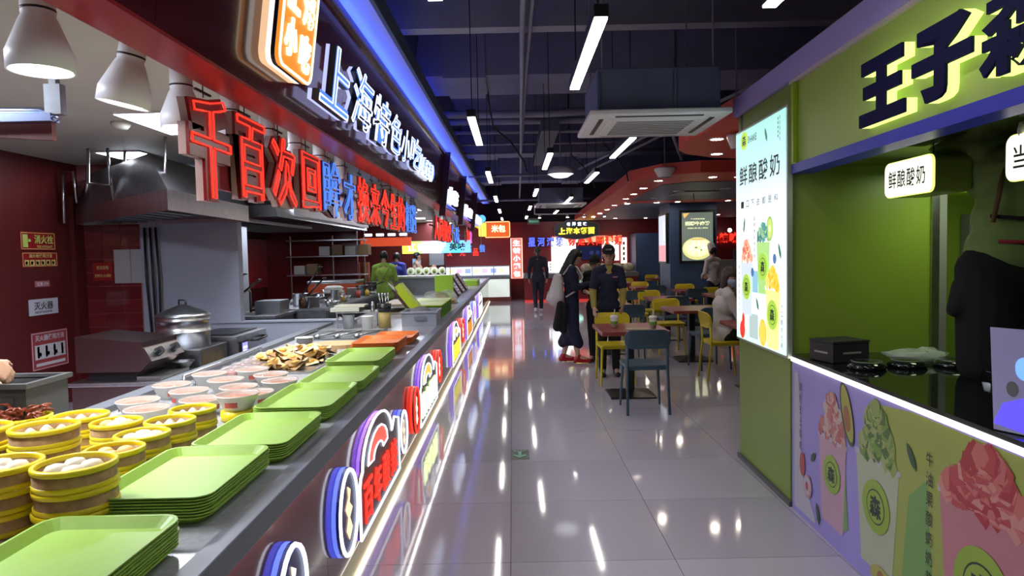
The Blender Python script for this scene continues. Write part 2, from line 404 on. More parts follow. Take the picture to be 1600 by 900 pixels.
# air conditioners
def cassette(x, y, lab):
    t = thing('air_conditioner', lab, 'air conditioner', (x, y, 2.40))
    P = MB().prism(rrect(-.48, .48, -.46, .46, .02), 0, .035); P.build('panel', lampwhite, t, bevel=.008)
    g = MB()
    for sx in (-1, 1): g.box(sx * .40 - .03 * (sx > 0) - (0 if sx > 0 else 0), sx * .40 + (.03 if sx < 0 else 0), -.30, .30, -.004, .004)
    for sy in (-1, 1): g.box(-.30, .30, sy * .385 - .015, sy * .385 + .015, -.004, .004)
    g.build('air_slot', black, t)
    MB().prism(rrect(-.33, .33, -.33, .33, .04), -.012, .001).build('intake_cover', lampwhite, t)
    for k in range(8): MB().box(-.27, .27, -.26 + k * .07, -.225 + k * .07, -.016, -.011).build('grille_slat', mat('grille_grey', (.28, .28, .30), .4), t)
    MB().box(-.42, .42, -.38, .40, .036, .33).box(-.42, -.40, -.39, -.38, .05, .3).box(.1, .12, -.39, -.38, .05, .3).build('cabinet', mat('ac_body', (.13, .15, .25), .45, noise=.1, nscale=5), t, bevel=.01)
    for hx, hy in ((-.38, -.34), (.38, -.34), (.38, .36), (-.38, .36)): MB().cone((hx, hy, .33), (hx, hy, 1.49), .006, .006, 5).build('hanger_rod', pipe_m, t)
cassette(1.02, 5.06, 'large white ceiling air conditioner cassette hanging above the aisle, nearer one')
cassette(.95, 13.4, 'small far white air conditioner cassette above the aisle before the red wall')
# canopies over the dining area
def canopy(name, lab, outer, inner, z, h=.14, bar=None):
    t = thing(name, lab, 'ceiling canopy', (0, 0, z))
    MB().prism(outer, 0, h).build('red_rim', canopyred, t)
    if inner: MB().prism(inner, -.02 + .012, -.0005).build('recessed_panel', bluegrey, t)
    if bar: MB().box(*bar, -.014, -.009).build('red_band', canopyred, t)
    return t
canopy('near_canopy', 'red rounded ceiling canopy with two downlights behind the drinks kiosk', [(1.72, 5.2), (1.66, 6.4), (1.72, 7.0), (1.86, 7.25), (2.2, 7.55), (3.4, 8.1), (6.5, 8.1), (6.5, 5.2)], None, 2.5)
canopy('dining_canopy', 'long red and grey ceiling canopy with many downlights over the dining tables', [(1.74, 10.0), (2.05, 9.25), (2.5, 9.0), (8, 9.0), (8, 21.5), (1.98, 21.5)], [(2.32, 10.5), (2.7, 10.15), (7.8, 10.15), (7.8, 21.2), (2.5, 21.2)], 2.5, .16, (2.4, 7.8, 13.6, 14.3))
def make_down():
    t = thing('downlight', '', 'lamp')
    MB().lathe([(.075, .004), (.075, -.006), (.06, -.008), (.055, 0)], n=16).build('trim_ring', lampwhite, t)
    MB().prism(ell(0, 0, .055, .055, 14), -.006, -.004).build('lens', DOWN, t); return t
D0 = None
dl = [(2.19, 7.27, 'near canopy, left one'), (1.90, 6.3, 'near canopy, one beside the round speaker'), (2.9, 6.9, 'near canopy, hidden by the kiosk'), (2.14, 9.9, 'dining canopy, front left corner'), (2.13, 11.0, 'dining canopy left rim, second'), (2.17, 12.1, 'dining canopy left rim, third'), (2.20, 13.1, 'dining canopy left rim, fourth'), (2.42, 14.25, 'dining canopy left rim, on the cross band'), (2.24, 14.85, 'dining canopy left rim, fifth'), (3.2, 9.6, 'dining canopy front rim beside the poster'), (2.817, 9.55, 'dining canopy front rim, middle'),
      (3.41, 14.0, 'cross band, middle'), (4.43, 13.95, 'cross band, right of the screen pillar'), (3.0, 14.1, 'cross band, left'), (2.28, 16.3, 'dining canopy left rim, sixth'), (2.3, 17.8, 'dining canopy left rim, seventh'), (2.32, 19.4, 'dining canopy left rim, eighth'), (4.02, 20.5, 'far end of the dining canopy, middle'), (3.1, 20.4, 'far end of the dining canopy, left'), (5.9, 19.5, 'far end of the dining canopy, right'), (6.0, 16.4, 'dining canopy right half, middle')]
for x, y, s_ in dl:
    z = 2.5 if (x < 2.3 or y < 10.1) else 2.488
    if 13.6 < y < 14.3 and x > 2.4: z = 2.486
    lab = 'small round warm downlight, ' + s_
    if D0 is None: D0 = make_down(); D0.location = (x, y, z); D0['label'] = lab; D0['group'] = 'canopy downlights'
    else: dup(D0, (x, y, z - .001), 0, lab, 'canopy downlights')
for k, (x, y) in enumerate(((2.85, 11.6), (3.55, 11.3), (4.2, 12.4), (2.75, 13.0))):
    t = thing('unlit_downlight', 'dull unlit round ceiling fitting in the grey canopy panel, ' + ('left', 'middle', 'right', 'rear')[k] + ' one', 'lamp', (x, y, 2.487))
    MB().lathe([(.10, .004), (.10, -.006), (.08, -.008)], n=16).build('ring', lampwhite, t); MB().prism(ell(0, 0, .08, .08, 14), -.006, -.004).build('lens', mat('dull_lens', (.5, .52, .55), .4), t)
t = thing('access_panel', 'pale square access panel with a thin red hanging cord in the grey canopy', 'ceiling panel', (3.2, 12.0, 2.487))
MB().box(-.35, .35, -.35, .35, -.012, 0).build('cover', mat('panel_grey', (.32, .33, .35), .5), t); MB().cone((0, 0, -.01), (.02, 0, -.2), .008, .008, 5).build('cord', dred, t)
def spk(x, y, z, lab, r=.09):
    t = thing('ceiling_speaker', lab, 'speaker', (x, y, z))
    MB().lathe([(0, .12), (r, .12), (r * 1.02, .10), (r * .6, .0), (0, -.01)], n=18).build('body', lampwhite, t)
    MB().lathe([(r * .6, -.001), (0, -.012)], n=18).build('grille', mat('speaker_grille', (.3, .3, .3), .6), t)
    MB().cone((0, 0, .12), (0, 0, 1.2), .006, .006, 5).build('hanger', pipe_m, t)
spk(2.07, 9.2, 2.47, 'pale cone-shaped speaker hanging at the corner of the dining canopy', .14)
spk(1.98, 6.0, 2.36, 'round white speaker hanging by the top of the kiosk poster', .08)
t = thing('exit_sign', 'small green hanging exit sign before the far red wall', 'sign', M=frame((.45, 19.5, 2.32), *BACK))
MB().box(0, .34, 0, .17, -.02, .02).build('housing', mat('exit_housing', (.25, .32, .28), .4), t)
MB().use(em('exit_glow', (.2, .8, .5), .5)).text('安全出口', .04, .05, .26, .07, .022, .022).build('lettering', None, t)
MB().cone((.04, .17, 0), (.04, 1.575, 0), .004, .004, 4).build('hanger', black, t); MB().cone((.30, .17, 0), (.30, 1.575, 0), .004, .004, 4).build('hanger', black, t)
t = thing('track_bar', 'thin white lighting track with small spots before the far red wall', 'lamp track', (.6, 18.4, 2.52))
MB().box(0, 2.1, -.02, .02, 0, .03).box(0, .03, -.02, .02, 0, .3).box(2.07, 2.1, -.02, .02, 0, .3).build('track', lampwhite, t)
for x in (-.1 + .25, .9, 1.35, 1.9):
    h = MB().cone((x, 0, 0), (x, 0, -.08), .03, .04, 10).build('spot_head', lampwhite, t); MB().cone((x, 0, -.08), (x, 0, -.085), .036, .036, 10).build('spot_lens', DOWN, h)

# ------------------------------------------------------------ left side: sign fascia and cove
def xq(y0, y1, dx0, dx1, z0, z1):   # bar following the slightly angled fascia
    return MB().add([(XF(y, z) + dx, y, z) for z in (z0, z1) for (y, dx) in ((y0, dx0), (y0, dx1), (y1, dx0), (y1, dx1))],
                    [(0, 2, 3, 1), (4, 5, 7, 6), (0, 1, 5, 4), (2, 6, 7, 3), (0, 4, 6, 2), (1, 3, 7, 5)])
f = thing('sign_fascia', 'long glossy maroon sign fascia above the food counter with red underside', 'fascia')
for a, b in ((-.6, 2.4), (2.4, 4.8), (4.8, 7.2), (7.2, 9.6), (9.6, 10.95), (11.0, 14.3), (14.35, 18.1), (18.15, 22.4)):
    xq(a + .002, b - .002, -.02, 0, 2.3, 3.15).build('panel', maroon, f)
xq(-.6, 22.4, -.18, -.0, 2.285, 2.3).build('underside', soffit, f)
xq(-.6, 22.4, -.19, -.18, 2.285, 2.56).build('inner_face', soffit, f)
for y in (10.97, 14.32, 18.12):
    xq(y - .03, y + .03, -.02, .08, 2.12, 3.13).build('divider_fin', mat('dark_fin', (.05, .01, .015), .3), f)
cv = thing('light_cove', 'blue-lit cove ledge running along the top of the sign fascia', 'cove')
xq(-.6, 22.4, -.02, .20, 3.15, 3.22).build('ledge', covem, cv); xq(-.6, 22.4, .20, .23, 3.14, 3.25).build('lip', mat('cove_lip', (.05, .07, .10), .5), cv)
xq(-.6, 22.4, -.03, .03, 3.22, 3.88).build('bulkhead', darkceil, cv)
xq(-.6, 22.4, .002, .012, 3.065, 3.072).build('blue_led_strip', em('blue_led', (.05, .12, 1), 55), cv); xq(-.6, 22.4, .07, .08, 3.2205, 3.226).build('added_ceiling_strip', em('blue_led_soft', (.06, .10, 1), 18), cv); xq(-.6, 22.4, .0, .03, 3.055, 3.062).build('added_strip_shield', maroon, cv); xq(-.6, 22.4, .03, .036, 3.055, 3.075).build('added_shield_lip', maroon, cv)  # upper strip added to tint the ceiling; channel added to shield lower strip
# blue sign letters
st = thing('fascia_sign', 'large blue and white lit letters standing off the maroon fascia', 'sign', M=FAS)
for ch, y0, y1, z0, z1 in (('上', 3.97, 4.62, .11, .50), ('海', 4.70, 5.30, .13, .52), ('特', 5.36, 6.00, .13, .50), ('色', 6.06, 6.60, .15, .49), ('小', 6.64, 7.10, .14, .46), ('吃', 7.16, 7.88, .16, .48)):
    g = MB().use(em('edge_glow', (.50, .55, 1), 1.1)).text(ch, y0, z0, y1 - y0, z1 - z0, .03, .055, .035).use(dnav).text(ch, y0, z0, y1 - y0, z1 - z0, .055, .098, .04).use(N_SKY).text(ch, y0 + .005, z0 + .005, y1 - y0 - .01, z1 - z0 - .01, .098, .100, .035).build('letter', None, st)
    MB().use(N_WHITE).neon(ch, y0 + .004, z0 + .004, y1 - y0 - .008, z1 - z0 - .008, .101, .0055, .035).build('neon_outline', None, g)
for ch, y0 in zip('(小吃世界)', (7.98, 8.18, 8.45, 8.72, 8.99, 9.28)):
    MB().use(N_WHITE).text(ch, y0, .20, .20, .22, .02, .06, .02).use(N_SKY).text(ch, y0, .20, .20, .22, .06, .063, .0).build('letter', None, st)
# orange lit box
st = thing('lit_box_sign', 'rounded orange light box with white characters and neon edge on the maroon fascia', 'sign', M=FAS)
bb = (3.29, 3.79, .135, .66)
MB().use(em('box_edge', (1, .62, .36), .9)).prism(rrect(*bb, .06), .001, .035).build('lit_edge', None, st)
MB().use(em('box_edge_white', (1, .9, .8), 1.3)).prism(rrect(*bb, .06), .035, .06).build('white_edge', None, st)
MB().prism(rrect(*bb, .06), .06, .08).build('dark_edge', dnav, st)
MB().use(N_ORG).prism(rrect(*bb, .06), .08, .10).build('face', None, st)
MB().use(N_WW).tube([(a, b, .102) for a, b in rrect(bb[0] + .005, bb[1] - .005, bb[2] + .005, bb[3] - .005, .06)], .008, 5, True).build('neon_outline', None, st)
for ch, y, z in (('上', 3.34, .42), ('海', 3.56, .41), ('小', 3.34, .20), ('吃', 3.56, .18)):
    MB().use(N_WW).text(ch, y, z, .17, .19, .101, .112, .045).build('letter', None, st)
# white clustered signs further along
for k, (y0, y1, z0, z1, tx, lab) in enumerate(((11.3, 13.1, .10, .36, '小笼', 'first white lit sign beyond the long blue one on the maroon fascia'), (14.7, 17.2, .09, .31, '生煎', 'second white lit sign on the far maroon fascia'), (18.5, 21.3, .11, .30, '馄饨', 'third small white lit sign on the far maroon fascia'))):
    st = thing('fascia_sign', lab, 'sign', M=FAS); h = (y1 - y0) / 2
    for q, ch in enumerate(tx):
        MB().use(N_WHITE).text(ch, y0 + q * h, z0, h * .95, z1 - z0, .04, .09, .05).build('letter', None, st)
    MB().use(N_BLUE).box(y0, y1, z0 - .05, z0 - .035, .03, .05).build('underline', None, st)
st = thing('blade_sign', 'yellow projecting sign with a blue round top at the far end of the fascia', 'sign', M=frame((-1.05, 21.3, 2.05), *BACK))
MB().use(em('blade_yellow', (.95, .85, .1), 1.2)).prism(rrect(0, .24, 0, .42, .03), -.03, .03).build('yellow_body', None, st)
MB().use(em('blade_blue', (.08, .35, 1), 2)).prism(ell(.12, .55, .11, .12), -.03, .03).build('round_top', None, st)
# hanging neon sentence
def hang(lab, chars, x, backing=None):
    t = thing('hanging_neon_sign', lab, 'neon sign', M=frame((x, 0, 0), (.0, 1, 0), (0, 0, 1)))
    for ch, y0, y1, z0, z1, col in chars:
        body, ncol = (dred, N_RED) if col == 'r' else (dblue, N_SKY) if col == 'b' else (dred, N_PINK)
        w_ = y1 - y0; h_ = z1 - z0; bo = .085 if ch in '千才' else .055 if ch in '百次回人' else .015
        g = MB().use(mat('clear_edge', (.45, .30, .30), .3)).text(ch, y0, z0, w_, h_, -.05, -.015, bo + .045).use(body).text(ch, y0, z0, w_, h_, -.015, 0, bo + .05).build('letter', None, t)
        MB().use(ncol).neon(ch, y0 + .03 * w_, z0 + .03 * h_, w_ * .94, h_ * .94, .008, .0058 if w_ < .6 else .007, bo, .03).build('neon_tube', None, g)
        MB().cone(((y0 + y1) / 2, z1 - .02, -.03), ((y0 + y1) / 2, 2.5, -.03), .004, .004, 4).box((y0 + y1) / 2 - .08, (y0 + y1) / 2 + .08, 2.27, 2.28, -.035, -.025).build('hanging_rod', black, t)
    if backing:
        for b in backing: MB().box(*b).build('mounting_rail', b_m, t)
b_m = mat('maroon_rail', (.34, .02, .025), .25)
ch = [('千', 3.03, 3.47, 1.76, 2.27, 'r'), ('百', 3.54, 3.95, 1.80, 2.25, 'r'), ('次', 4.04, 4.50, 1.80, 2.24, 'r'), ('回', 4.62, 5.06, 1.82, 2.22, 'r'), ('眸', 5.14, 5.66, 1.80, 2.25, 'b'), ('才', 5.76, 6.18, 1.80, 2.22, 'b')]
y = 6.28
for c in '换来今生的': ch.append((c, y, y + .50, 1.80, 2.24, 'r')); y += .55
ch += [('相', 9.05, 9.52, 1.80, 2.22, 'b'), ('遇', 9.56, 10.05, 1.80, 2.22, 'b')]
hang('long hanging neon sentence in red and blue characters under the near fascia', ch, -1.42, [(3.3, 5.15, 1.84, 2.13, -.085, -.056), (5.1, 10.1, 2.02, 2.05, -.09, -.055)])
ch = [(c, 12.2 + i * .85, 12.95 + i * .85, 1.76, 2.22, 'r') for i, c in enumerate('人间烟火')] + [('气', 15.7, 16.7, 1.78, 2.22, 'b'), ('味', 16.8, 18.0, 1.78, 2.22, 'b')]
hang('second hanging neon sentence, red then blue, under the far fascia', ch, -1.40, [(12.2, 18, 2.02, 2.05, -.09, -.055)])
ch = [('美', 18.6, 19.3, 1.84, 2.2, 'r'), ('食', 19.35, 20.1, 1.84, 2.2, 'r'), ('家', 20.2, 21.0, 1.82, 2.2, 'p')]
hang('short red and pink hanging neon sign nearest the far red wall', ch, -1.26, [(18.6, 21, 2.02, 2.05, -.09, -.055)])

# ------------------------------------------------------------ food counter
ct = thing('food_counter', 'long food counter with maroon front, grey edge and light stone top', 'counter')
MB().box(-2.0, -.80, .3, 7.45, .66, .72).box(-2.0, -.80, 7.45, 21.5, .66, .72).build('slab', counter_top, ct)
MB().box(-2.0, -.80, .3, 7.9, .72, .75).box(-1.55, -.80, 7.9, 21.5, .72, .75).build('worktop', marble, ct)
MB().box(-.80, -.735, .3, 21.5, .685, .757).build('front_edge', mat('grey_edge_strip', (.17, .185, .22), .4), ct, bevel=.004)
MB().box(-2.08, -1.98, .3, 7.4, .68, .78).build('rear_ledge', counter_top, ct)
y = .3
while y < 21.4:
    y2 = min(y + 2.42, 21.5); MB().box(-.80, -.785, y + .002, y2 - .002, .075, .685).build('front_panel', mat('maroon_front', (.105, .022, .024), .12, coat=.3, noise=.05, nscale=3), ct); y = y2
MB().box(-1.95, -.81, .32, 21.45, 0, .66).build('carcass', steeld, ct)
MB().add([(-.785, .3, .078), (-.755, .3, 0), (-.81, .3, 0), (-.785, 21.5, .078), (-.755, 21.5, 0), (-.81, 21.5, 0)], [(0, 1, 2), (3, 5, 4), (0, 3, 4, 1)]).build('skirting', cream_skirt, ct)
MB().box(-.752, -.744, .3, 21.5, .001, .012).build('floor_led_strip', LEDS, ct)
MB().box(-.768, -.758, .3, 21.5, .679, .684).build('lip_led_strip', LED, ct)
# neon signs on the counter front
def arch(y0, w_, txt, tcol, ocol, lab, icon=N_RED):
    t = thing('counter_neon_sign', lab, 'neon sign', M=frame((-.785, y0, 0), (0, 1, 0), (0, 0, 1)))
    P = [(0, .13), (w_, .13), (w_, .46), (w_ * .86, .50), (w_ * .80, .45)] 
    P += [(w_ * .42 + w_ * .36 * math.cos(a), .44 + .19 * math.sin(a)) for a in [PI * k / 12 for k in range(13)]] + [(w_ * .02, .42), (0, .38)]
    MB().use(N_PURP).prism(P, .004, .02).build('glowing_back', None, t)
    MB().prism(P, .02, .032).build('board', dnav if ocol is N_SKY else mat('brown_board', (.11, .045, .035), .3), t)
    MB().use(N_WHITE).tube([(a, b, .036) for a, b in P], .0075, 5, True).build('neon_outline', None, t)
    A = [(w_ * .42 + w_ * .24 * math.cos(a), .43 + .13 * math.sin(a)) for a in [PI * k / 8 for k in range(9)]] + [(w_ * .42 + w_ * .12 * math.cos(a), .42 + .055 * math.sin(a)) for a in [PI * (8 - k) / 8 for k in range(9)]]
    MB().use(N_WHITE).tube([(a, b, .036) for a, b in A], .006, 4, True).use(em('icon_fill' + icon.name, (1, .12, .08) if icon is N_RED else (1, .6, .1), 1.0)).flat(A[:9] + A[9:], .034).build('bowl_icon', None, t)
    for k, c in enumerate(txt):
        yy = w_ * (.07 + .22 * k)
        MB().use(tcol).text(c, yy, .17 + .0 * k, w_ * .17, .20, .034, .044, .0).build('letter', None, t)
    return t
def oval(y0, y1, z0, z1, edge, face, icon, lab):
    t = thing('oval_neon_sign', lab, 'neon sign', M=frame((-.785, 0, 0), (0, 1, 0), (0, 0, 1)))
    cy, cz, ry, rz = (y0 + y1) / 2, (z0 + z1) / 2, (y1 - y0) / 2, (z1 - z0) / 2
    MB().use(edge).prism(ell(cy, cz, ry, rz), .004, .022).build('glowing_back', None, t)
    MB().prism(ell(cy, cz, ry, rz), .022, .034).build('board', face, t)
    MB().use(N_WHITE if edge is not N_RED else N_RED).tube([(a, b, .038) for a, b in ell(cy, cz, ry * .93, rz * .95)], .009, 5, True).build('neon_outline', None, t)
    MB().use(icon).flat([(cy + ry * a, cz + rz * b) for a, b in ((-.1, .62), (.25, .45), (.1, .2), (.4, 0), (.1, -.15), (.35, -.45), (0, -.65), (-.3, -.35), (-.1, -.1), (-.35, .15), (-.05, .35))], .037).build('prawn_icon', None, t)
cream = em('icon_cream', (1, .62, .38), 1.5)
arch(.86, 1.06, '千层酥饼', N_RED, N_WHITE, 'arched neon sign on the counter front at the bottom edge of the photo')
oval(2.04, 2.34, .18, .54, N_BLUE, dblue, N_WW, 'blue oval neon sign on the counter front at the bottom edge of the photo')
oval(2.78, 3.12, .16, .55, N_BLUE, dblue, cream, 'blue oval neon sign left of the nearest red-lettered arch')
arch(3.17, 1.10, '百年酸辣', N_RED, N_WHITE, 'purple-edged arched neon sign with red characters on the counter front')
oval(4.33, 4.60, .17, .46, N_BLUE, dblue, cream, 'slim blue oval neon sign right of the red-lettered arch')
oval(4.93, 5.22, .14, .50, N_RED, dred, N_WW, 'red oval neon sign left of the arch with yellow-white characters')
arch(5.28, 1.15, '鲜肉月饼', em('letter_lemon', (.85, 1, .45), 4), N_SKY, 'arched neon sign with yellow-white characters on the counter front', N_ORG)
oval(6.52, 6.85, .22, .55, N_RED, dred, N_WW, 'slim red oval neon sign right of the yellow-white arch')
arch(8.15, 1.2, '葱油拌面', N_YEL, N_WHITE, 'yellow-lettered arched neon sign farther along the counter front', N_ORG)
oval(9.6, 10.2, .2, .56, N_RED, dred, N_WW, 'red oval neon sign beyond the yellow-lettered arch')
arch(10.8, 1.3, '蟹粉小笼', N_ORG, N_WHITE, 'orange-lettered arched neon sign far along the counter front', N_ORG)
oval(12.6, 13.3, .2, .6, N_BLUE, mat('white_board', (.7, .7, .7), .4), N_PINK, 'white oval neon sign far along the counter front')
arch(14.5, 1.6, '牛肉粉丝', N_WHITE, N_WHITE, 'white-lettered arched neon sign near the far end of the counter front', N_ORG)
# ------------------------------------------------------------ things on the counter
CT = .7505
def make_tray(m, name='tray', W=.335, D=.50):
    r0, r1 = rrect(-W / 2 + .025, W / 2 - .025, -D / 2 + .025, D / 2 - .025, .03), rrect(-W / 2, W / 2, -D / 2, D / 2, .045)
    rl = rrect(-W / 2 - .007, W / 2 + .007, -D / 2 - .007, D / 2 + .007, .05); n = len(r0)
    def lay(P, z): return [(x, y, z) for x, y in P]
    V = lay(r0, .0035) + lay(r1, .026) + lay(rl, .026) + lay(rl, .022) + lay(r1, .021) + lay(r0, 0)
    F = [tuple(range(n))]
    for k in range(5):
        for i in range(n): j = (i + 1) % n; F.append((k * n + i, k * n + j, (k + 1) * n + j, (k + 1) * n + i)[::-1])
    F.append(tuple(range(5 * n, 6 * n))[::-1])
    return MB().use(m).add(V, F, False).mesh(name)
tray_me = make_tray(traym); trayo_me = make_tray(trayo, 'tray')
where = ['nearest stack at the bottom left corner', 'second nearest stack beside the bamboo steamers', 'third nearest stack', 'fourth stack beside the paper bowls', 'fifth stack', 'farthest green stack beside the orange trays']
def stack(cx, cy, D, nt, lab, me, grp, colour, dz=.0098, W=.335, rz=0):
    for k in range(nt):
        o = bpy.data.objects.new('food_tray', me); C.objects.link(o)
        tag(o, '%s food tray, %s of the %s' % (colour, ORD[nt - 1 - k] if k else 'bottom one', lab), 'tray', grp)
        o.location = (cx + random.uniform(-.003, .003), cy + random.uniform(-.003, .003), CT + k * dz); o.rotation_euler = (0, 0, rz + random.uniform(-.008, .008)); o.scale = (W / .335, D / .50, 1)
for (cx, cy, D, nt), lab in zip(((-1.02, 1.43, .52, 8), (-1.025, 2.08, .50, 8), (-.998, 2.62, .49, 7), (-1.0, 3.26, .58, 7), (-.995, 3.86, .52, 6), (-1.02, 4.52, .62, 8)), where):
    stack(cx, cy, D, nt, lab, tray_me, 'green trays: ' + lab, 'lime-green', .0085 if nt == 8 and cy < 2 else .0082)
stack(-1.04, 5.22, .50, 8, 'nearer orange stack', trayo_me, 'orange trays: nearer stack', 'orange', .010)
stack(-1.02, 5.80, .50, 5, 'farther orange stack', trayo_me, 'orange trays: farther stack', 'orange', .009)

# bamboo steamers
def make_steamer(r, fill):
    t = thing('bamboo_steamer', '', 'steamer')
    MB().lathe([(r * .97, .002), (r * .97, .046), (r * .90, .046), (r * .90, .024)], n=32).build('bamboo_wall', bamboo, t)
    sl = MB()
    for k in range(11):
        x = -r * .84 + k * r * .168; hh = math.sqrt(max(r * r * .8 - x * x, 1e-4)); sl.box(x - r * .075, x + r * .075, -hh, hh, .018, .024)
    sl.build('slatted_base', bambooin, t, 'stuff')
    MB().lathe([(r * .975, 0), (r * 1.0, .002), (r * 1.0, .014), (r * .975, .015)], n=32).build('lower_yellow_band', yellowp, t)
    MB().lathe([(r * .975, .044), (r * 1.01, .046), (r * 1.02, .058), (r * .93, .062), (r * .90, .055), (r * .90, .044)], n=32).build('upper_yellow_band', yellowp, t)
    return t
BIG = make_steamer(.104, 0); SML = make_steamer(.091, 0); used = {id(BIG): 0, id(SML): 0}
def food(kind, x, y, z, r, where_):
    fn = []
    if kind == 'buns':
        for k in range(4):
            a = k * 1.57 + .5; fn.append(('steamed_bun', MB().lathe([(0, .0), (.026, .004), (.031, .018), (.022, .032), (.006, .037), (0, .036)], (0, 0, 0), 14), bun, (x + r * .45 * math.cos(a), y + r * .45 * math.sin(a), z), 'white steamed bun, ', 'bun'))
    elif kind == 'golden':
        for k in range(3): a = k * 2.1 + .8; fn.append(('steamed_bun', MB().ball((0, 0, .018), .03, .026, .018, 12, 8), buno, (x + r * .42 * math.cos(a), y + r * .42 * math.sin(a), z), 'golden brown bun, ', 'bun'))
    elif kind == 'mixed':
        for k in range(4):
            a = k * 1.57 + .2; fn.append(('steamed_bun', MB().ball((0, 0, .02), .027, .027, .02, 12, 8), (bung, bun, buno, bun)[k], (x + r * .42 * math.cos(a), y + r * .42 * math.sin(a), z), ('pale green', 'white', 'golden', 'cream')[k] + ' bun, ', 'bun'))
    elif kind == 'dumplings':
        for k in range(7):
            a = k * 2 * PI / 6; q = 0 if k == 6 else r * .55; fn.append(('dumpling', MB().lathe([(0, 0), (.018, .002), (.021, .012), (.010, .022), (.004, .027), (0, .025)], n=10), mat('dumpling_skin', (.62, .56, .42), .5), (x + q * math.cos(a), y + q * math.sin(a), z), 'pale pleated dumpling, ', 'dumpling'))
    elif kind == 'claws':
        for k in range(11):
            a = k * 2.4; q = r * .10 * (k % 6)
            b = MB(); b.tube([(0, 0, 0), (.02, .01, .012), (.045, 0, .02)], .009, 6)
            for m_ in (-.5, 0, .5): b.tube([(.045, 0, .02), (.06, .014 * m_ * 2, .028), (.08, .026 * m_ * 2, .022)], .005, 5)
            fn.append(('chicken_foot', b, claw, (x + q * math.cos(a), y + q * math.sin(a), z + .008 + .005 * k), 'braised chicken foot, ', 'food', a))
    grp = kind + ' in a steamer'
    n_ = len(fn)
    for i, d in enumerate(fn):
        o = d[1].build(d[0], d[2]); tag(o, d[4] + where_, d[5], '%s: %s' % (d[0].replace('_', ' '), where_)); o.location = d[3]
        o.rotation_euler = (0, 0, d[6] if len(d) > 6 else random.random() * 6)
    if kind == 'golden' or kind == 'mixed' or kind == 'buns': pass
stacks = [(BIG, -1.223, 1.845, 3, 'buns', 'large front stack beside the second tray stack'), (BIG, -1.435, 1.85, 3, 'buns', 'large front stack at the left edge of the photo'),
          (BIG, -1.60, 2.275, 3, 'dumplings', 'tall stack behind the two front ones'), (BIG, -1.83, 2.27, 3, 'dumplings', 'stack cut by the left edge, second row'),
          (BIG, -1.755, 2.70, 2, 'dumplings', 'low stack to the right of the chicken feet'), (BIG, -1.985, 2.69, 2, 'claws', 'back stack heaped with chicken feet'),
          (SML, -1.324, 2.20, 2, 'golden', 'small stack with golden buns'), (SML, -1.335, 2.395, 2, 'buns', 'small stack second from the golden buns'),
          (SML, -1.336, 2.59, 2, 'dumplings', 'small stack third from the golden buns'), (SML, -1.338, 2.785, 2, 'dumplings', 'small stack nearest the paper bowls'),
          (SML, -1.54, 2.585, 2, 'mixed', 'small stack with the green bun')]
firstS = {BIG.name: True, SML.name: True}
for proto, x, y, n_, kind, lab in stacks:
    for k in range(n_):
        L = 'yellow-banded bamboo steamer, %s tier, %s' % (('top' if k == n_ - 1 else 'bottom' if k == 0 else 'middle'), lab)
        if firstS[proto.name]: proto.location = (x, y, CT + k * .061); proto['label'] = L; proto['group'] = 'bamboo steamers'; firstS[proto.name] = False
        else: dup(proto, (x + random.uniform(-.003, .003), y + random.uniform(-.003, .003), CT + k * .061), k * 1.1, L, 'bamboo steamers')
    r = .104 if proto is BIG else .091
    food(kind, x, y, CT + (n_ - 1) * .061 + .0245, r * .9, 'in the ' + lab)
# pepper food tray at bottom left
t = thing('serving_board', 'light board with red and green dressed food at the bottom left corner', 'board', (-1.36, 1.50, CT))
MB().prism(rrect(-.12, .12, -.14, .14, .02), 0, .012).build('board', wood, t)
for k in range(16):
    b = MB().tube([(0, 0, 0), (.02, .006, .006), (.045, 0, .002)], random.uniform(.006, .010), 6)
    o = b.build('pepper_strip', (redfood, buno, mat('green_pepper', (.08, .22, .03), .3))[k % 3], t); o.location = (random.uniform(-.09, .07), random.uniform(-.1, .1), .02 + .003 * (k % 5)); o.rotation_euler = (0, 0, random.random() * 6)
# paper bowls with film lids
def make_bowl():
    t = thing('paper_bowl', '', 'bowl')
    MB().lathe([(0, .003), (.060, .0), (.092, .066), (.097, .070), (.095, .074), (.090, .068), (.058, .006), (0, .006)], n=28).build('cup', mat('bowl_paper', (.70, .68, .62), .5), t)
    MB().lathe([(0, .052), (.082, .054)], n=24).build('filling', mat('noodle_food', (.62, .20, .10), .5, noise=.7, nscale=40, bump=.4), t)
    MB().lathe([(.094, .073), (.096, .078), (.085, .079), (0, .084)], n=24).build('film_lid', clear, t)
    MB().use(mat('bowl_print', (.45, .08, .06), .5)).add([(.082 * math.cos(a) + q * .0 , .082 * math.sin(a), z) for z in (.022, .05) for a in [-1.9 + .1 * i for i in range(8)] for q in (0,)], [(i, i + 1, 9 + i, 8 + i) for i in range(7)]).build('round_print', None, t)
    return t
B0 = make_bowl(); fb = True
spots = [(-1.275, 3.08, 1, 'white bowl on a green-yellow base nearest the tray stack'), (-1.66, 3.02, 0, 'bowl nearest the steamers, outer row'), (-1.80, 3.20, 0, 'outermost bowl of the front row'), (-1.50, 3.20, 0, 'bowl in the middle of the front rows'),
         (-1.30, 3.34, 0, 'second bowl along the tray side'), (-1.66, 3.42, 0, 'outer bowl of the second row'), (-1.44, 3.50, 0, 'middle bowl of the second row'), (-1.28, 3.66, 0, 'third bowl along the tray side'),
         (-1.84, 3.60, 0, 'outermost bowl of the third row'), (-1.60, 3.72, 0, 'middle bowl of the third row'), (-1.40, 3.86, 0, 'bowl just before the pancakes'), (-1.78, 3.92, 0, 'outer back bowl beside the steel rack'), (-1.58, 4.05, 0, 'last bowl, beside the pancakes')]
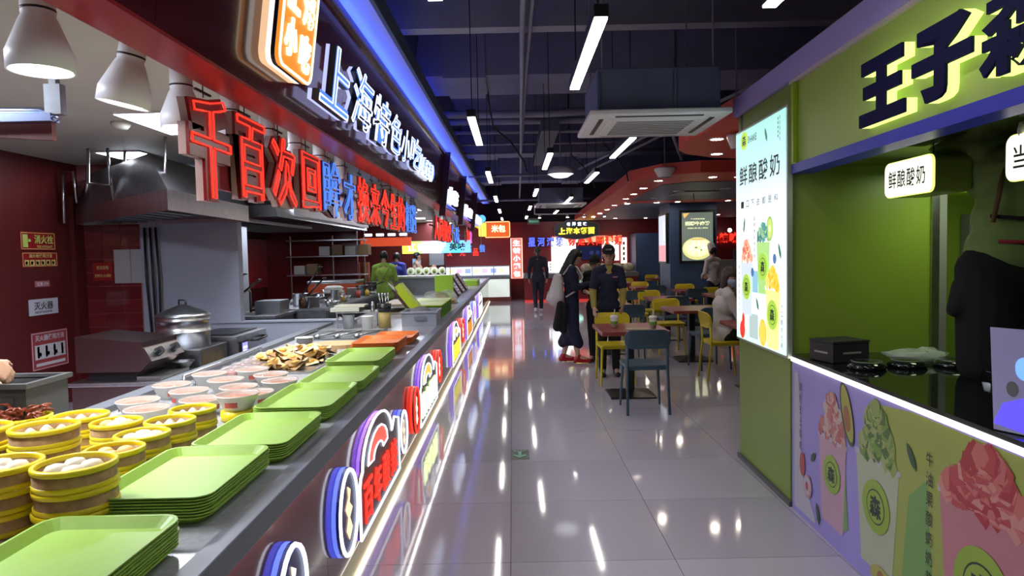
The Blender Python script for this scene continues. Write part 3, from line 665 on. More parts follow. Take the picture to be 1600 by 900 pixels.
for x, y, up, s_ in spots:
    L = 'film-covered paper food bowl, ' + s_
    z = CT + .045 * up
    if fb: B0.location = (x, y, z); B0['label'] = L; B0['group'] = 'covered paper bowls'; fb = False
    else: dup(B0, (x, y, z), random.random() * 6, L, 'covered paper bowls')
tag(MB().lathe([(0, 0), (.068, 0), (.075, .004), (.075, .044), (0, .045)], (-1.275, 3.08, CT), 24).build('bowl_riser', yellowp), 'yellow round riser under the nearest paper bowl', 'stand')
# pancakes and wraps in clear wrapping
t = thing('display_dish', 'shallow steel dish holding the heaped folded pancakes', 'dish', (-1.50, 4.72, CT))
MB().prism(rrect(-.30, .20, -.46, .42, .04), 0, .012).build('dish', steel, t)
wr = mat('pancake', (.66, .45, .23), .5, noise=.3, nscale=25, bump=.3); wr2 = mat('egg_filling', (.75, .40, .06), .4, noise=.3, nscale=40); fold = mat('wrap_film', (.75, .70, .68), .1, alpha=.35)
def make_wrap():
    t = thing('folded_pancake', '', 'pancake')
    n_ = 12; b = MB().use(wr)
    for sgn in (-1, 1):
        P = [(0, 0, 0)] + [(.085 * math.cos(a), .085 * math.sin(a), .02 + sgn * .010 + sgn * .010 * math.sin(a * 3)) for a in [PI * k / n_ * .75 for k in range(n_ + 1)]]
        b.add(P, [(0, i, i + 1) for i in range(1, n_ + 1)], True)
    b.add([(.085 * math.cos(a), .085 * math.sin(a), .02 + s2 * (.010 + .010 * math.sin(a * 3))) for s2 in (-1, 1) for a in [PI * k / n_ * .75 for k in range(n_ + 1)]], [(i, i + 1, n_ + 2 + i, n_ + 1 + i) for i in range(n_)], True)
    b.build('folded_shell', None, t)
    MB().ball((.04, .05, .022), .035, .028, .012).build('egg_filling', wr2, t); return t
W0 = make_wrap(); k = 0
for lvl, cnt in ((0, 18), (1, 14), (2, 9), (3, 4)):
    for i in range(cnt):
        x = -1.50 + (i % 3 - 1) * (.13 - .02 * lvl) + random.uniform(-.02, .02) - .03; y = 4.70 + ((i // 3) / max(1, (cnt - 1) // 3) - .5) * (.72 - .14 * lvl) + random.uniform(-.02, .02); z = CT + .014 + lvl * .022
        L = 'golden folded pancake with egg, in the %s layer of the heap' % ('bottom', 'second', 'third', 'top')[lvl]
        if k == 0: o = W0; o.location = (x, y, z); o['label'] = L; o['group'] = 'pancakes, layer 0'
        else: o = dup(W0, (x, y, z), random.random() * 6, L, 'pancakes, layer %d' % lvl)
        o.rotation_euler = (random.uniform(-.15, .3), random.uniform(-.2, .2), random.random() * 6); k += 1
fb = True
for i in range(10):
    x, y = -1.78 + (i % 2) * .11, 4.22 + (i // 2) * .15
    if i == 0:
        K0 = thing('clear_food_box', '', 'box'); MB().prism(rrect(-.05, .05, -.06, .06, .015), 0, .035).build('base', fold, K0); MB().lathe([(.07, .035), (.05, .065), (0, .07)], n=12).build('lid', clear, K0); MB().ball((0, 0, .02), .04, .045, .015).build('filling', redfood, K0); o = K0
        o.location = (x, y, CT)
    else: o = dup(K0, (x, y, CT), random.random())
    o['label'] = 'clear plastic box of food, %s row, %s from the near end' % (('outer', 'inner')[i % 2], ('first', 'second', 'third', 'fourth', 'fifth')[i // 2]); o['group'] = 'clear food boxes'
for i in range(8):
    o = MB().lathe([(0, .004), (.05, .002), (.072, .014), (.075, .016), (.05, .0), (0, 0)], n=24).build('plate', whitep); o.location = (-1.70, 5.46, CT + i * .011); tag(o, 'white plate in the short stack by the wooden tray, ' + ORD[7 - i], 'plate', 'stacked white plates')
t = thing('wooden_tray', 'round-ended brown wooden tray behind the pancakes', 'tray', (-1.50, 5.55, CT)); MB().prism(rrect(-.14, .22, -.16, .16, .12), 0, .03).build('tray', wood, t)
t = thing('steel_rack', 'bent steel rail rack at the inner edge of the counter beside the clear boxes', 'rack', (-1.92, 4.2, CT))
MB().tube([(0, -.3, 0), (0, -.3, .06), (0, .9, .06), (0, .9, 0)], .010, 8).tube([(.06, -.3, 0), (.06, -.3, .03), (.06, .9, .03), (.06, .9, 0)], .008, 8).build('rail', steel, t)
t = thing('sunken_tray', 'dark steel tray of ladles set in the counter beyond the white plates', 'tray', (-1.55, 6.35, CT))
MB().box(-.40, .30, -.35, .32, 0, .012).box(-.40, -.385, -.35, .32, .012, .03).box(.285, .30, -.35, .32, .012, .03).build('pan', steeld, t)
for k in range(3):
    tag(MB().tube([(-1.75 + .18 * k, 6.1, CT + .03), (-1.62 + .18 * k, 6.35, CT + .04)], .008, 6).ball((-1.77 + .18 * k, 6.06, CT + .03), .035, .035, .018).build('ladle', steel), 'steel ladle lying in the dark tray, ' + ('left', 'middle', 'right')[k] + ' one', 'ladle', 'ladles in the tray')
# cluster of containers around the middle of the counter
t = thing('utensil_holder', 'black utensil holder on a tan cylinder with spoons and a mesh skimmer', 'utensil holder', (-1.33, 6.95, CT))
MB().lathe([(0, 0), (.062, 0), (.062, .165), (0, .165)], n=20).build('tan_cylinder', mat('tan_card', (.36, .26, .09), .6), t)
h = MB().lathe([(.05, .165), (.068, .17), (.072, .25), (.06, .25), (.055, .17)], n=18).build('black_basket', black, t)
MB().tube([(0, .0, .2), (.02, .02, .30), (.06, .04, .36)], .005, 6).prism(ell(0, 0, .0001, .0001, 3), 0, .0001).build('skimmer_handle', steel, t)
b = MB(); b.M = Matrix.Translation((.075, .05, .42)) @ Matrix.Rotation(math.radians(50), 4, 'Y') @ Matrix.Rotation(.4, 4, 'Z'); b.lathe([(0, -.012), (.045, -.006), (.06, .0), (.062, .004)], n=18, sx=1.4); b.build('skimmer_bowl', steel, t)
for k in range(4): MB().tube([(-.03 + .02 * k, .01 * k, .2), (-.05 + .03 * k, .01 * k, .33)], .006, 6).ball((-.05 + .03 * k, .01 * k, .34), .014, .01, .02).build('spoon', steel, t)
t = thing('white_bucket', 'small white ribbed bucket left of the tan utensil holder', 'bucket', (-1.50, 6.90, CT)); MB().lathe([(0, 0), (.045, 0), (.065, .125), (.07, .13), (.062, .13), (.043, .006), (0, .006)], n=20).build('bucket_body', whitep, t)
t = thing('steel_pot', 'straight steel pot beside the white bucket', 'pot', (-1.70, 6.95, CT)); MB().lathe([(0, 0), (.06, 0), (.06, .14), (.064, .142), (.055, .142), (.055, .006), (0, .006)], n=24).build('pot_body', steel, t); MB().tube([(-.06, 0, .11), (-.10, 0, .12), (-.10, 0, .05)], .006, 6).build('handle', steel, t)
t = thing('steel_shelf', 'small steel shelf holding a foam slab over the pot and bucket', 'shelf', (-1.62, 7.1, CT)); MB().box(-.22, .26, -.12, .14, .155, .165).build('shelf_plate', steel, t)
for x, y in ((-.21, -.11), (.16, .13), (-.21, .13)): MB().box(x - .006, x + .006, y - .006, y + .006, 0, .155).build('leg', steel, t)
tag(MB().box(-1.90, -1.60, 6.99, 7.2, CT + .167, CT + .21).box(-1.86, -1.55, 7.02, 7.22, CT + .211, CT + .235).build('foam_slab', mat('foam', (.50, .50, .42), .8), bevel=.004), 'pale foam slabs lying on the steel shelf', 'slab')
t = thing('shaker', 'small steel shaker on the shelf by the utensil holder', 'shaker', (-1.47, 7.05, CT + .1655)); MB().lathe([(0, 0), (.022, 0), (.022, .07), (.012, .085), (.012, .10), (0, .102)], n=14).build('shaker_body', steel, t)
t = thing('grey_crate', 'grey plastic crate with a lip and handle standing at the counter edge', 'crate', (-.98, 7.25, CT))
MB().box(-.19, .17, -.20, .20, 0, .006).box(-.19, -.18, -.20, .20, .006, .15).box(.16, .17, -.20, .20, .006, .15).box(-.18, .16, -.20, -.19, .006, .15).box(-.18, .16, .19, .20, .006, .15).build('crate_body', mat('grey_crate', (.30, .31, .36), .5), t)
MB().box(-.205, -.19, -.215, .215, .135, .155).box(.17, .185, -.215, .215, .135, .155).box(-.19, .17, -.215, -.20, .135, .155).box(-.19, .17, .20, .215, .135, .155).build('rim', mat('grey_crate_rim', (.34, .35, .40), .45), t)
MB().box(-.06, .06, -.222, -.216, .06, .10).build('handle_slot', mat('slot_grey', (.18, .18, .21), .5), t)
tag(MB().ball((-1.0, 7.25, CT + .12), .12, .14, .07, 12, 8).build('grey_cloth', mat('cloth_grey', (.20, .20, .21), .9, bump=.6)), 'crumpled grey cloth heaped in the grey crate', 'cloth')
t = thing('menu_block', 'tilted lime-faced board with dark brown side leaning in the crate', 'menu board', (-1.14, 7.75, CT + .10)); b = MB(); b.M = Matrix.Rotation(math.radians(-38), 4, 'Y')
b.box(-.035, .0, -.12, .12, 0, .34); b.build('brown_block', mat('brown_block', (.07, .025, .02), .5), t, bevel=.004)
b = MB(); b.M = Matrix.Rotation(math.radians(-38), 4, 'Y'); b.box(.0005, .09, -.122, .122, -.002, .345); b.build('lime_face', mat('lime_card', (.55, .72, .02), .4), t)
for k, (x, y) in enumerate(((-1.01, 8.05), (-1.01, 8.75))):
    t = thing('green_crate', 'green plastic crate behind the grey crate, ' + ('nearer', 'farther') [k] + ' one', 'crate', (x, y, CT))
    MB().box(-.24, .17, -.30, .30, 0, .15).build('crate_body', mat('green_crate', (.14, .32, .03), .4), t, bevel=.012); MB().box(-.26, .19, -.32, .32, .151, .165).build('lid', mat('green_lid', (.40, .58, .03), .4), t, bevel=.005)
    for q in range(4): MB().box(.172, .182, -.24 + q * .15, -.22 + q * .15, .01, .145).build('rib', mat('green_crate', (.14, .32, .03), .4), t)
for k, (x, y) in enumerate(((-1.05, 9.7), (-1.0, 10.3), (-1.2, 10.0))):
    t = thing('glass_dome', 'clear domed food cover over fried food, ' + ('nearest', 'one nearest the aisle', 'inner')[k] + ' of three', 'food cover', (x, y, CT))
    MB().lathe([(.0, 0), (.15, 0), (.16, .012), (0, .013)], n=22).build('plate', wood, t); MB().ball((0, 0, .04), .11, .10, .04).build('fried_food', wr2, t); MB().lathe([(.145, .014), (.145, .12), (.10, .19), (0, .215)], n=22).build('dome', glassm, t)
t = thing('wire_warming_tray', 'steel framed tray cabinet on the counter left of the green crates', 'tray', (-1.38, 9.0, CT)); MB().box(-.30, .18, -.5, .5, 0, .03).box(-.30, .18, -.5, .5, .10, .13).build('shelf_plates', mat('tan_steel', (.32, .27, .20), .5), t)
for x, y in ((-.29, -.49), (.17, -.49), (-.29, .49), (.17, .49)): MB().box(x - .01, x + .01, y - .01, y + .01, .03, .1).build('post', steel, t)
t = thing('green_board', 'upright lime-green board on the counter in front of the far stall', 'board', (-1.15, 11.4, CT)); MB().box(-.17, .14, -.02, .02, 0, .40).build('board', mat('lime_panel', (.26, .46, .03), .5), t, bevel=.004); MB().box(-.17, .14, -.10, .10, 0, .02).build('foot', kgreen, t)
for k in range(3):
    t = thing('menu_stand', 'tilted menu board with white sheets at the counter edge, ' + ('nearest', 'middle', 'farthest')[k] + ' of three', 'menu board', (-.95, 12.2 + k * 1.0, CT)); b = MB(); b.M = Matrix.Rotation(math.radians(-32), 4, 'Y')
    b.box(-.04, 0, -.2, .2, 0.02, .42); b.build('brown_back', mat('brown_block', (.07, .025, .02), .5), t); b = MB(); b.M = Matrix.Rotation(math.radians(-32), 4, 'Y'); b.use(mat('menu_white', (.7, .7, .76), .4)).box(.0005, .012, -.19, .19, .04, .40).use(mat('menu_print', (.15, .12, .3), .5))
    for q in range(5): b.box(.0121, .0135, -.16, .16, .08 + q * .06, .10 + q * .06)
    b.build('menu_sheet', None, t)
tag(MB().box(-1.2, -.85, 16, 17.2, CT, CT + .12).build('green_box', mat('lime_panel', (.26, .46, .03), .5), bevel=.005), 'low lime-green box far along the counter', 'box')
# wires from spots etc.: food lamps over the counter
def make_spot():
    t = thing('food_lamp', '', 'lamp')
    MB().lathe([(0, .33), (.052, .33), (.054, .20), (.052, .19), (.060, .175), (.098, .075), (.104, .06), (.104, .0), (.097, .0), (.094, .06), (.05, .17)], n=28).build('white_shade', lampwhite, t)
    MB().lathe([(.0545, .205), (.0553, .205), (.0553, .213), (.0545, .213)], n=28).build('dark_slot', black, t)
    MB().lathe([(0, .012), (.094, .010)], n=24).build('lens', SPOT, t)
    MB().cone((0, 0, .33), (0, 0, .40), .02, .02, 10).box(-.02, .09, -.02, .02, .385, .40).build('ceiling_mount', lampwhite, t); return t
F0 = None; sp = [(2.40, 'largest, nearest the top left corner'), (2.93, 'second from the left'), (3.46, 'third from the left, behind the first red character'), (4.05, 'fourth, above the red characters'), (4.66, 'fifth, between the red characters'), (5.25, 'sixth, above the blue characters'), (5.9, 'seventh'), (6.6, 'eighth'), (1.8, 'z')]
for y, s_ in sp:
    if s_ == 'z': s_ = 'just outside the top left of the photo'
    L = 'white bell-shaped spot lamp, ' + s_
    tilt = .22 if 2.8 < y < 3 else 0
    if F0 is None: F0 = make_spot(); F0['label'] = L; F0['group'] = 'food counter spot lamps'; F0.location = (-1.63, y, 2.15)
    else: o = dup(F0, (-1.65, y, 2.15), .3, L, 'food counter spot lamps'); o.rotation_euler = (0, tilt, 0)
    l = bpy.data.lights.new('food_lamp_beam', 'SPOT'); l.energy = 40; l.spot_size = 1.9; l.spot_blend = .6; l.shadow_soft_size = .07; l.color = (1, .97, .90)
    lo = bpy.data.objects.new('food_lamp_beam', l); lo.location = (-1.63, y, 2.14); lo.rotation_euler = (0, .25, 0); C.objects.link(lo)
for y in (8.5, 10.5, 13, 15.5, 18):
    l = bpy.data.lights.new('food_lamp_beam', 'SPOT'); l.energy = 60; l.spot_size = 2.0; l.spot_blend = .6; l.shadow_soft_size = .07; l.color = (1, .97, .92)
    lo = bpy.data.objects.new('food_lamp_beam', l); lo.location = (-1.55, y, 2.30); C.objects.link(lo)
    o = dup(F0, (-1.55, y, 2.15), 0, 'white bell-shaped spot lamp far along the counter, number %s beyond the partition' % {8.5: 'one', 10.5: 'two', 13: 'three', 15.5: 'four', 18: 'five'}[y], 'food counter spot lamps')
    lo.location.z = 2.14

# ------------------------------------------------------------ near kitchen
struct(MB().box(-6, -1.43, .2, 7.5, 2.55, 2.60).box(-5.5, -1.43, 7.5, 22.4, 2.46, 2.52), 'ceiling_stall', stallceil)
struct(MB().box(-4.85, -4.75, .2, 7.5, 0, 2.55), 'wall_left', redwall_m)
struct(MB().box(-4.76, -4.70, 7.30, 7.5, 0, 2.2), 'trim_1', redwall_m)
struct(MB().box(-4.75, -3.88, 7.47, 7.57, 0, 2.55), 'wall_tiled', redgrout)
tw = bpy.data.objects['wall_tiled']; tme = MB().use(redtile).prism(rrect(.003, .197, .003, .147, .004, 1), 0, .008).mesh('tile')
for i in range(3):
    for j in range(15):
        o = bpy.data.objects.new('tile', tme); C.objects.link(o); o.parent = tw; o.matrix_world = frame((-4.70 + i * .2, 7.47, .02 + j * .15), *BACK)
struct(MB().box(-4.05, -3.90, 7.40, 7.47, 0, 2.5).box(-3.9, -3.0, 7.42, 7.54, .0, 2.55).box(-3.0, -1.75, 7.42, 7.54, 0, .79).box(-3.95, -1.73, 7.40, 7.56, .79, .805).box(-3.0, -1.45, 7.42, 7.54, 2.3, 2.55), 'wall_partition', greywall)
struct(MB().box(-6, -1.43, 0.1, .2, 0, 2.6), 'wall_kitchen_end', redwall_m)
for k, (x, y, sx, sy) in enumerate(((-2.57, 5.3, .27, .42), (-3.77, 6.77, .22, .22), (-3.0, 2.6, .3, .6))):
    t = thing('ceiling_panel_light', 'square glowing ceiling panel light, ' + ('behind the first red hanging character', 'far one above the extractor hood', 'top left corner of the photo')[k], 'lamp', (x, y, 2.535))
    MB().box(-sx, sx, -sy, sy, 0, .014).build('frame', lampwhite, t); MB().box(-sx + .015, sx - .015, -sy + .015, sy - .015, -.004, -.0005).build('diffuser', PANEL, t)
for k, (x, y) in enumerate(((-2.9, 9.6), (-2.5, 12.3), (-2.2, 14.2), (-2.2, 17.5), (-2.0, 20.5))):
    t = thing('ceiling_panel_light', 'flat glowing ceiling panel light in the far stalls, ' + ('first', 'second', 'third', 'fourth', 'fifth')[k] + ' one past the partition', 'lamp', (x, y, 2.445)); MB().box(-.3, .3, -.3, .3, 0, .014).build('frame', lampwhite, t); MB().box(-.28, .28, -.28, .28, -.004, -.0005).build('diffuser', PANEL, t)
t = thing('smoke_detector', 'small round smoke detector on the kitchen ceiling', 'detector', (-2.98, 5.25, 2.50)); MB().lathe([(0, .05), (.07, .05), (.07, .03), (.045, .0), (0, -.005)], n=18).build('body', stallceil, t)
t = thing('tube_fixture', 'bluish steel tube light fixture hanging at the left edge under the ceiling', 'lamp', (-2.35, 3.0, 2.12)); MB().tube([(-.6, 0, .04), (.30, 0, .03), (.35, 0, .01), (.37, 0, -.01)], .016, 8).box(-.6, .36, -.03, .03, -.02, .015).build('housing', mat('blue_steel', (.32, .38, .60), .25, metal=1), t, bevel=0)
MB().box(.33, .40, -.02, .02, .01, .14).box(.35, .38, -.015, .015, .14, .43).build('bracket', steeld, t)
tag(MB().add([(-3.0, 3.05, 2.14), (-2.04, 3.05, 2.13), (-2.04, 3.05, 2.03), (-3.0, 3.05, 2.20 - .1), (-3.0, 3.08, 2.14), (-2.04, 3.08, 2.13), (-2.04, 3.08, 2.03), (-3.0, 3.08, 2.10)], [(0, 3, 2, 1), (4, 5, 6, 7), (0, 1, 5, 4), (2, 3, 7, 6), (1, 2, 6, 5)]).build('red_valance', redwall_m), 'short red panel hanging below the bluish tube fixture', 'panel')
# signs on the red wall: face +X
def wsign(name, lab, y0, y1, z0, z1, bg, border, items):
    t = thing(name, lab, 'sign', M=frame((-4.748, y0, z0), (0, 1, 0), (0, 0, 1))); w_, h_ = y1 - y0, z1 - z0
    MB().box(0, w_, 0, h_, 0, .006).build('plate', bg, t)
    b = MB()
    if border: e = .008; b.use(border).box(e, w_ - e, e, e + .006, .006, .0072).box(e, w_ - e, h_ - e - .006, h_ - e, .006, .0072).box(e, e + .006, e, h_ - e, .006, .0072).box(w_ - e - .006, w_ - e, e, h_ - e, .006, .0072)
    for tx, x, y, ww, hh, m_ in items:
        if tx == '#': b.use(m_).box(x * w_, (x + ww) * w_, y * h_, (y + hh) * h_, .0065, .0075)
        else: b.use(m_).text(tx, x * w_, y * h_, ww * w_, hh * h_, .0078, .0078, .02)
    b.build('lettering', None, t)
gold = mat('gold_print', (.62, .50, .18), .5); glow = mat('green_print', (.50, .62, .15), .5); wprint = mat('white_print', (.62, .60, .64), .5); kprint = mat('dark_print', (.05, .04, .05), .5)
rb = mat('sign_red', (.30, .015, .015), .4); gb = mat('sign_grey', (.52, .53, .60), .5)
wsign('hydrant_sign', 'red fire hydrant sign with gold characters, upper one on the red wall', 6.55, 7.05, 1.62, 1.80, rb, gold, [('#', .06, .15, .14, .7, glow), ('#', .21, .45, .07, .15, glow), ('消火栓', .38, .35, .55, .5, glow), ('FIRE HYDRANT', .45, .12, .45, .14, gold)])
wsign('hydrant_instructions', 'gold bordered instruction sign directly under the hydrant sign', 6.56, 7.07, 1.45, 1.60, rb, gold, [('消火栓使用方法', .18, .62, .66, .25, gold)] + [('#', .06 + .15 * k, .12, .12, .36, gold) for k in range(6)] + [('#', .08 + .15 * k, .18, .06, .2, rb) for k in range(6)])
wsign('number_label', 'small pink printed label under the hydrant signs', 6.72, 6.93, 1.25, 1.31, mat('label_pink', (.42, .14, .16), .5), None, [('位置-279', .1, .2, .8, .6, wprint)])
wsign('extinguisher_sign', 'white sign with dark fire extinguisher characters on the red wall', 6.62, 7.04, .97, 1.13, gb, None, [('灭火器', .16, .32, .66, .5, kprint), ('FIRE EXTINGUISHER', .18, .12, .6, .12, kprint)])
wsign('extinguisher_instructions', 'red instruction poster with white pictures low on the red wall', 6.62, 7.16, .42, .80, mat('sign_pinkred', (.33, .05, .06), .5), wprint, [('灭火器使用方法', .1, .76, .8, .16, wprint), ('#', .08, .28, .84, .38, wprint)] + [('#', .14 + .22 * k, .32, .06, .3, kprint) for k in range(4)] + [('#', .2 + .22 * k, .36, .05, .1, kprint) for k in range(3)] + [('#', .1, .1, .8, .08, wprint)])
def bsign(name, lab, x0, x1, z0, z1, bg, items, y=7.46):
    t = thing(name, lab, 'notice', M=frame((x0, y, z0), *BACK)); MB().box(0, x1 - x0, 0, z1 - z0, 0, .006).build('plate', bg, t)
    if items:
        b = MB()
        for tx, x, yy, ww, hh, m_ in items: b.use(m_).text(tx, x * (x1 - x0), yy * (z1 - z0), ww * (x1 - x0), hh * (z1 - z0), .0068, .0068, .02)
        b.build('lettering', None, t)
bsign('red_notice', 'small red and gold notice on the red tiled wall', -4.62, -4.40, 1.28, 1.48, rb, [('安全用电', .2, .62, .6, .22, gold), ('注意防火 小心烫伤', .1, .2, .8, .18, gold)])
bsign('paper_notice', 'blank grey paper notice on the red tiled wall, left sheet', -4.38, -4.20, 1.25, 1.62, mat('paper', (.42, .42, .44), .7), None)
bsign('paper_notice', 'blank grey paper notice on the red tiled wall, right sheet', -4.195, -4.02, 1.25, 1.62, mat('paper', (.42, .42, .44), .7), None)
# extractor hood
def hood(name, lab, x0, x1, y0, y1, z0, h, top):
    t = thing(name, lab, 'extractor hood', (0, 0, 0))
    MB().add([(x0, y0, z0), (x1, y0, z0), (x1, y1, z0), (x0, y1, z0), (x0, y0 + .02, z0 + h), (x1 - .03, y0 + .02, z0 + h), (x1 - .03, y1, z0 + h), (x0, y1, z0 + h)], [(0, 1, 5, 4), (1, 2, 6, 5), (2, 3, 7, 6), (3, 0, 4, 7)]).build('skirt', steel, t)
    MB().add([(x0, y0 + .02, z0 + h), (x1 - .03, y0 + .02, z0 + h), (x1 - .03, y1, z0 + h), (x0, y1, z0 + h), (x0, y0 + .3, z0 + h + top), (x1 - .45, y0 + .3, z0 + h + top), (x1 - .45, y1, z0 + h + top), (x0, y1, z0 + h + top)], [(0, 1, 5, 4), (1, 2, 6, 5), (2, 3, 7, 6), (3, 0, 4, 7), (4, 5, 6, 7)]).build('canopy', steeld, t)
    MB().add([(x0, y0 + .02, z0 + .02), (x1 - .02, y0 + .02, z0 + .02), (x1 - .25, y1, z0 + .2), (x0, y1, z0 + .2)], [(0, 1, 2, 3)]).build('inner_plate', mat('hood_inside', (.05, .05, .06), .4, metal=.6), t)
    for k in range(7): b = MB().box(x0 + .15 + k * .14, x0 + .17 + k * .14, y0 + .1, y0 + .7, z0 + .005, z0 + .018).build('baffle_slat', steeld, t)
    return t
h = thing('extractor_hood', 'brushed steel extractor hood over the griddle in the near kitchen', 'extractor hood')
HP = [(-2.75, 5.45), (-2.85, 7.38), (-4.65, 7.38), (-4.60, 7.18)]; HQ = [(-3.15, 5.95), (-3.2, 7.38), (-4.5, 7.38), (-4.45, 7.2)]
def ring(P0, z0, P1, z1): return MB().add([(x, y, z0) for x, y in P0] + [(x, y, z1) for x, y in P1], [(0, 1, 5, 4), (1, 2, 6, 5), (2, 3, 7, 6), (3, 0, 4, 7)])
ring(HP, 1.89, HP, 2.06).build('skirt', steel, h); b = ring(HP, 2.06, HQ, 2.42); b.add([(x, y, 2.42) for x, y in HQ], [(0, 1, 2, 3)]); b.build('canopy', steeld, h)
MB().add([(x, y, 1.93) for x, y in HP], [(0, 3, 2, 1)]).build('inner_plate', mat('hood_inside', (.05, .05, .06), .4, metal=.6), h)
for k in range(8): u_ = .15 + k * .09; MB().cone((-2.75 - 1.85 * u_, 5.45 + 1.73 * u_ + .06, 1.91), (-2.75 - 1.85 * u_, min(5.45 + 1.73 * u_ + .7, 7.3), 1.91), .014, .014, 6).build('baffle_slat', steeld, h)
for x, yy in ((-4.4, 7.05), (-3.7, 6.5), (-2.95, 5.8)): MB().tube([(x, yy, 2.09), (x, yy + .03, 2.3), (x + .02, yy + .03, 2.54)], .014, 6).build('hanger', steel, h)
b = MB().tube([(-3.92, 6.35, 2.54), (-3.92, 6.33, 2.22), (-3.72, 6.33, 2.20), (-3.74, 6.35, 2.54)], .014, 8).tube([(-3.74, 6.36, 2.30), (-3.70, 6.34, 2.06), (-3.62, 6.34, 2.05)], .012, 6); tag(b.build('bent_pipe', steel), 'bent steel pipe in front of the near extractor hood', 'pipe')
tag(MB().tube([(-4.66, 7.1, 2.42), (-4.66, 7.08, 1.9)], .014, 8).tube([(-4.66, 7.08, 2.42), (-4.5, 7.02, 2.42), (-4.48, 7.02, 2.1)], .012, 8).build('bent_pipe', steel), 'thin steel pipe at the left end of the near extractor hood', 'pipe')
for k in range(3): tag(MB().tube([(-3.98 + .06 * k, 7.36, 1.85), (-3.97 + .07 * k, 7.34, 1.3), (-3.95 + .05 * k, 7.36, .7)], .013, 6).build('power_cable', black), 'black cable hanging beside the tiled wall, ' + ('left', 'middle', 'right')[k] + ' one', 'cable', 'hanging kitchen cables')
# near equipment
t = thing('work_cabinet', 'steel work cabinet reflecting red under the griddle', 'cabinet', (0, 0, 0)); MB().box(-3.30, -2.60, 5.0, 5.58, .05, .56).build('body', mat('steel_red_reflection', (.20, .14, .14), .3, metal=1), t)  # red reflection on the body is tinted into its steel colour
MB().box(-3.32, -2.58, 4.98, 5.60, .56, .59).build('worktop', steel, t, bevel=.004); MB().box(-2.60, -2.592, 5.04, 5.54, .08, .54).build('door', steel, t); MB().box(-2.592, -2.575, 5.06, 5.08, .3, .42).build('door_handle', black, t)
for x, y in ((-3.27, 5.03), (-2.63, 5.03), (-3.27, 5.55), (-2.63, 5.55)): MB().box(x - .02, x + .02, y - .02, y + .02, 0, .05).build('foot', black, t)
t = thing('griddle', 'steel flat griddle with two black knobs on the work cabinet', 'griddle', (0, 0, 0))
MB().prism([(-3.28, .66), (-2.80, .66), (-2.72, .74), (-2.78, .84), (-2.78, .88), (-3.28, .93)], 5.03, 5.55).build('body', mat('steel_red_reflection', (.20, .14, .14), .3, metal=1), t); o = t.children[0] if False else [c for c in bpy.data.objects if c.parent == t][0]
for v in o.data.vertices: x, y, z = v.co; v.co = (x, z, y)
o.data.flip_normals()
MB().add([(-2.715, 5.04, .735), (-2.715, 5.54, .735), (-2.77, 5.54, .835), (-2.77, 5.04, .835)], [(0, 1, 2, 3)]).build('control_panel', steel, t)
for y in (5.17, 5.41): MB().cone((-2.745, y, .785), (-2.70, y, .81), .035, .028, 14).build('knob', black, t)
MB().box(-3.2, -2.85, 5.07, 5.5, .59, .66).build('base', black, t); MB().box(-2.84, -2.66, 5.05, 5.5, .592, .62).build('drip_tray', steel, t)
tag(MB().lathe([(0, 0), (.05, .0), (.085, .045), (.09, .048), (.08, .046), (.045, .005), (0, .005)], (-2.70, 5.48, .622), 22).build('steel_bowl', steel), 'shallow steel bowl beside the griddle knobs', 'bowl')
t = thing('pot_stand', 'dark steel stove stand under the large lidded pot', 'stand', (0, 0, 0)); MB().box(-3.15, -2.62, 5.62, 6.15, 0, .74).build('body', steeld, t, bevel=.006)
t = thing('stock_pot', 'large stacked steel steamer pot with a conical lid in the near kitchen', 'pot', (-2.88, 5.88, .742))
MB().lathe([(0, 0), (.215, 0), (.215, .12), (.222, .125), (.222, .135), (.215, .14), (.215, .22), (.222, .225), (.215, .235), (.215, .26)], n=36).build('tiers', steel, t); MB().lathe([(.224, .26), (.224, .275), (.20, .29), (.03, .36), (0, .362)], n=36).build('lid', steeld, t); MB().tube([(-.03, 0, .355), (-.03, 0, .40), (.03, 0, .40), (.03, 0, .355)], .009, 6).build('lid_handle', black, t)
t = thing('fryer', 'steel fryer with a small lit display and lever handles', 'fryer', (0, 0, 0)); MB().box(-3.10, -2.55, 6.2, 6.95, 0, .78).build('body', steel, t, bevel=.006); MB().box(-3.0, -2.62, 6.28, 6.88, .781, .79).build('top_well', black, t)
MB().box(-2.549, -2.543, 6.22, 6.93, .52, .527).build('seam', black, t); d = MB().box(-2.549, -2.535, 6.27, 6.42, .59, .72).build('display_frame', black, t); MB().use(em('display_glow', (.25, .25, 1), 1.6)).box(-2.535, -2.533, 6.285, 6.405, .605, .705).use(em('display_text', (.8, .8, 1), 2.0)).box(-2.533, -2.5325, 6.30, 6.39, .65, .67).box(-2.533, -2.5325, 6.30, 6.37, .62, .635).build('display', None, d)
MB().tube([(-2.545, 6.55, .70), (-2.50, 6.58, .70), (-2.50, 6.82, .71), (-2.545, 6.85, .71)], .012, 6).build('lever', black, t); MB().cone((-2.545, 6.6, .44), (-2.50, 6.6, .44), .03, .03, 10).build('valve', black, t)
tag(MB().box(-2.47, -2.1, 6.3, 6.9, .496, .53).build('cutting_board', mat('yellow_board', (.42, .26, .06), .5)), 'yellow-brown cutting board on a low shelf below the grey half wall', 'board')
tag(MB().box(-2.48, -2.1, 6.25, 6.95, 0, .495).build('low_shelf', steeld, bevel=.004), 'low steel shelf unit behind the counter beside the fryer', 'shelf')
t = thing('black_pan', 'black round pan hanging at the front of the pot stand', 'pan', (-2.45, 5.75, .45)); MB().lathe([(0, -.05), (.09, -.045), (.13, .02), (.125, .02), (.085, -.04), (0, -.045)], n=20).build('bowl', black, t); MB().cone((-.12, 0, .015), (-.17, 0, .03), .012, .012, 8).build('handle', black, t)

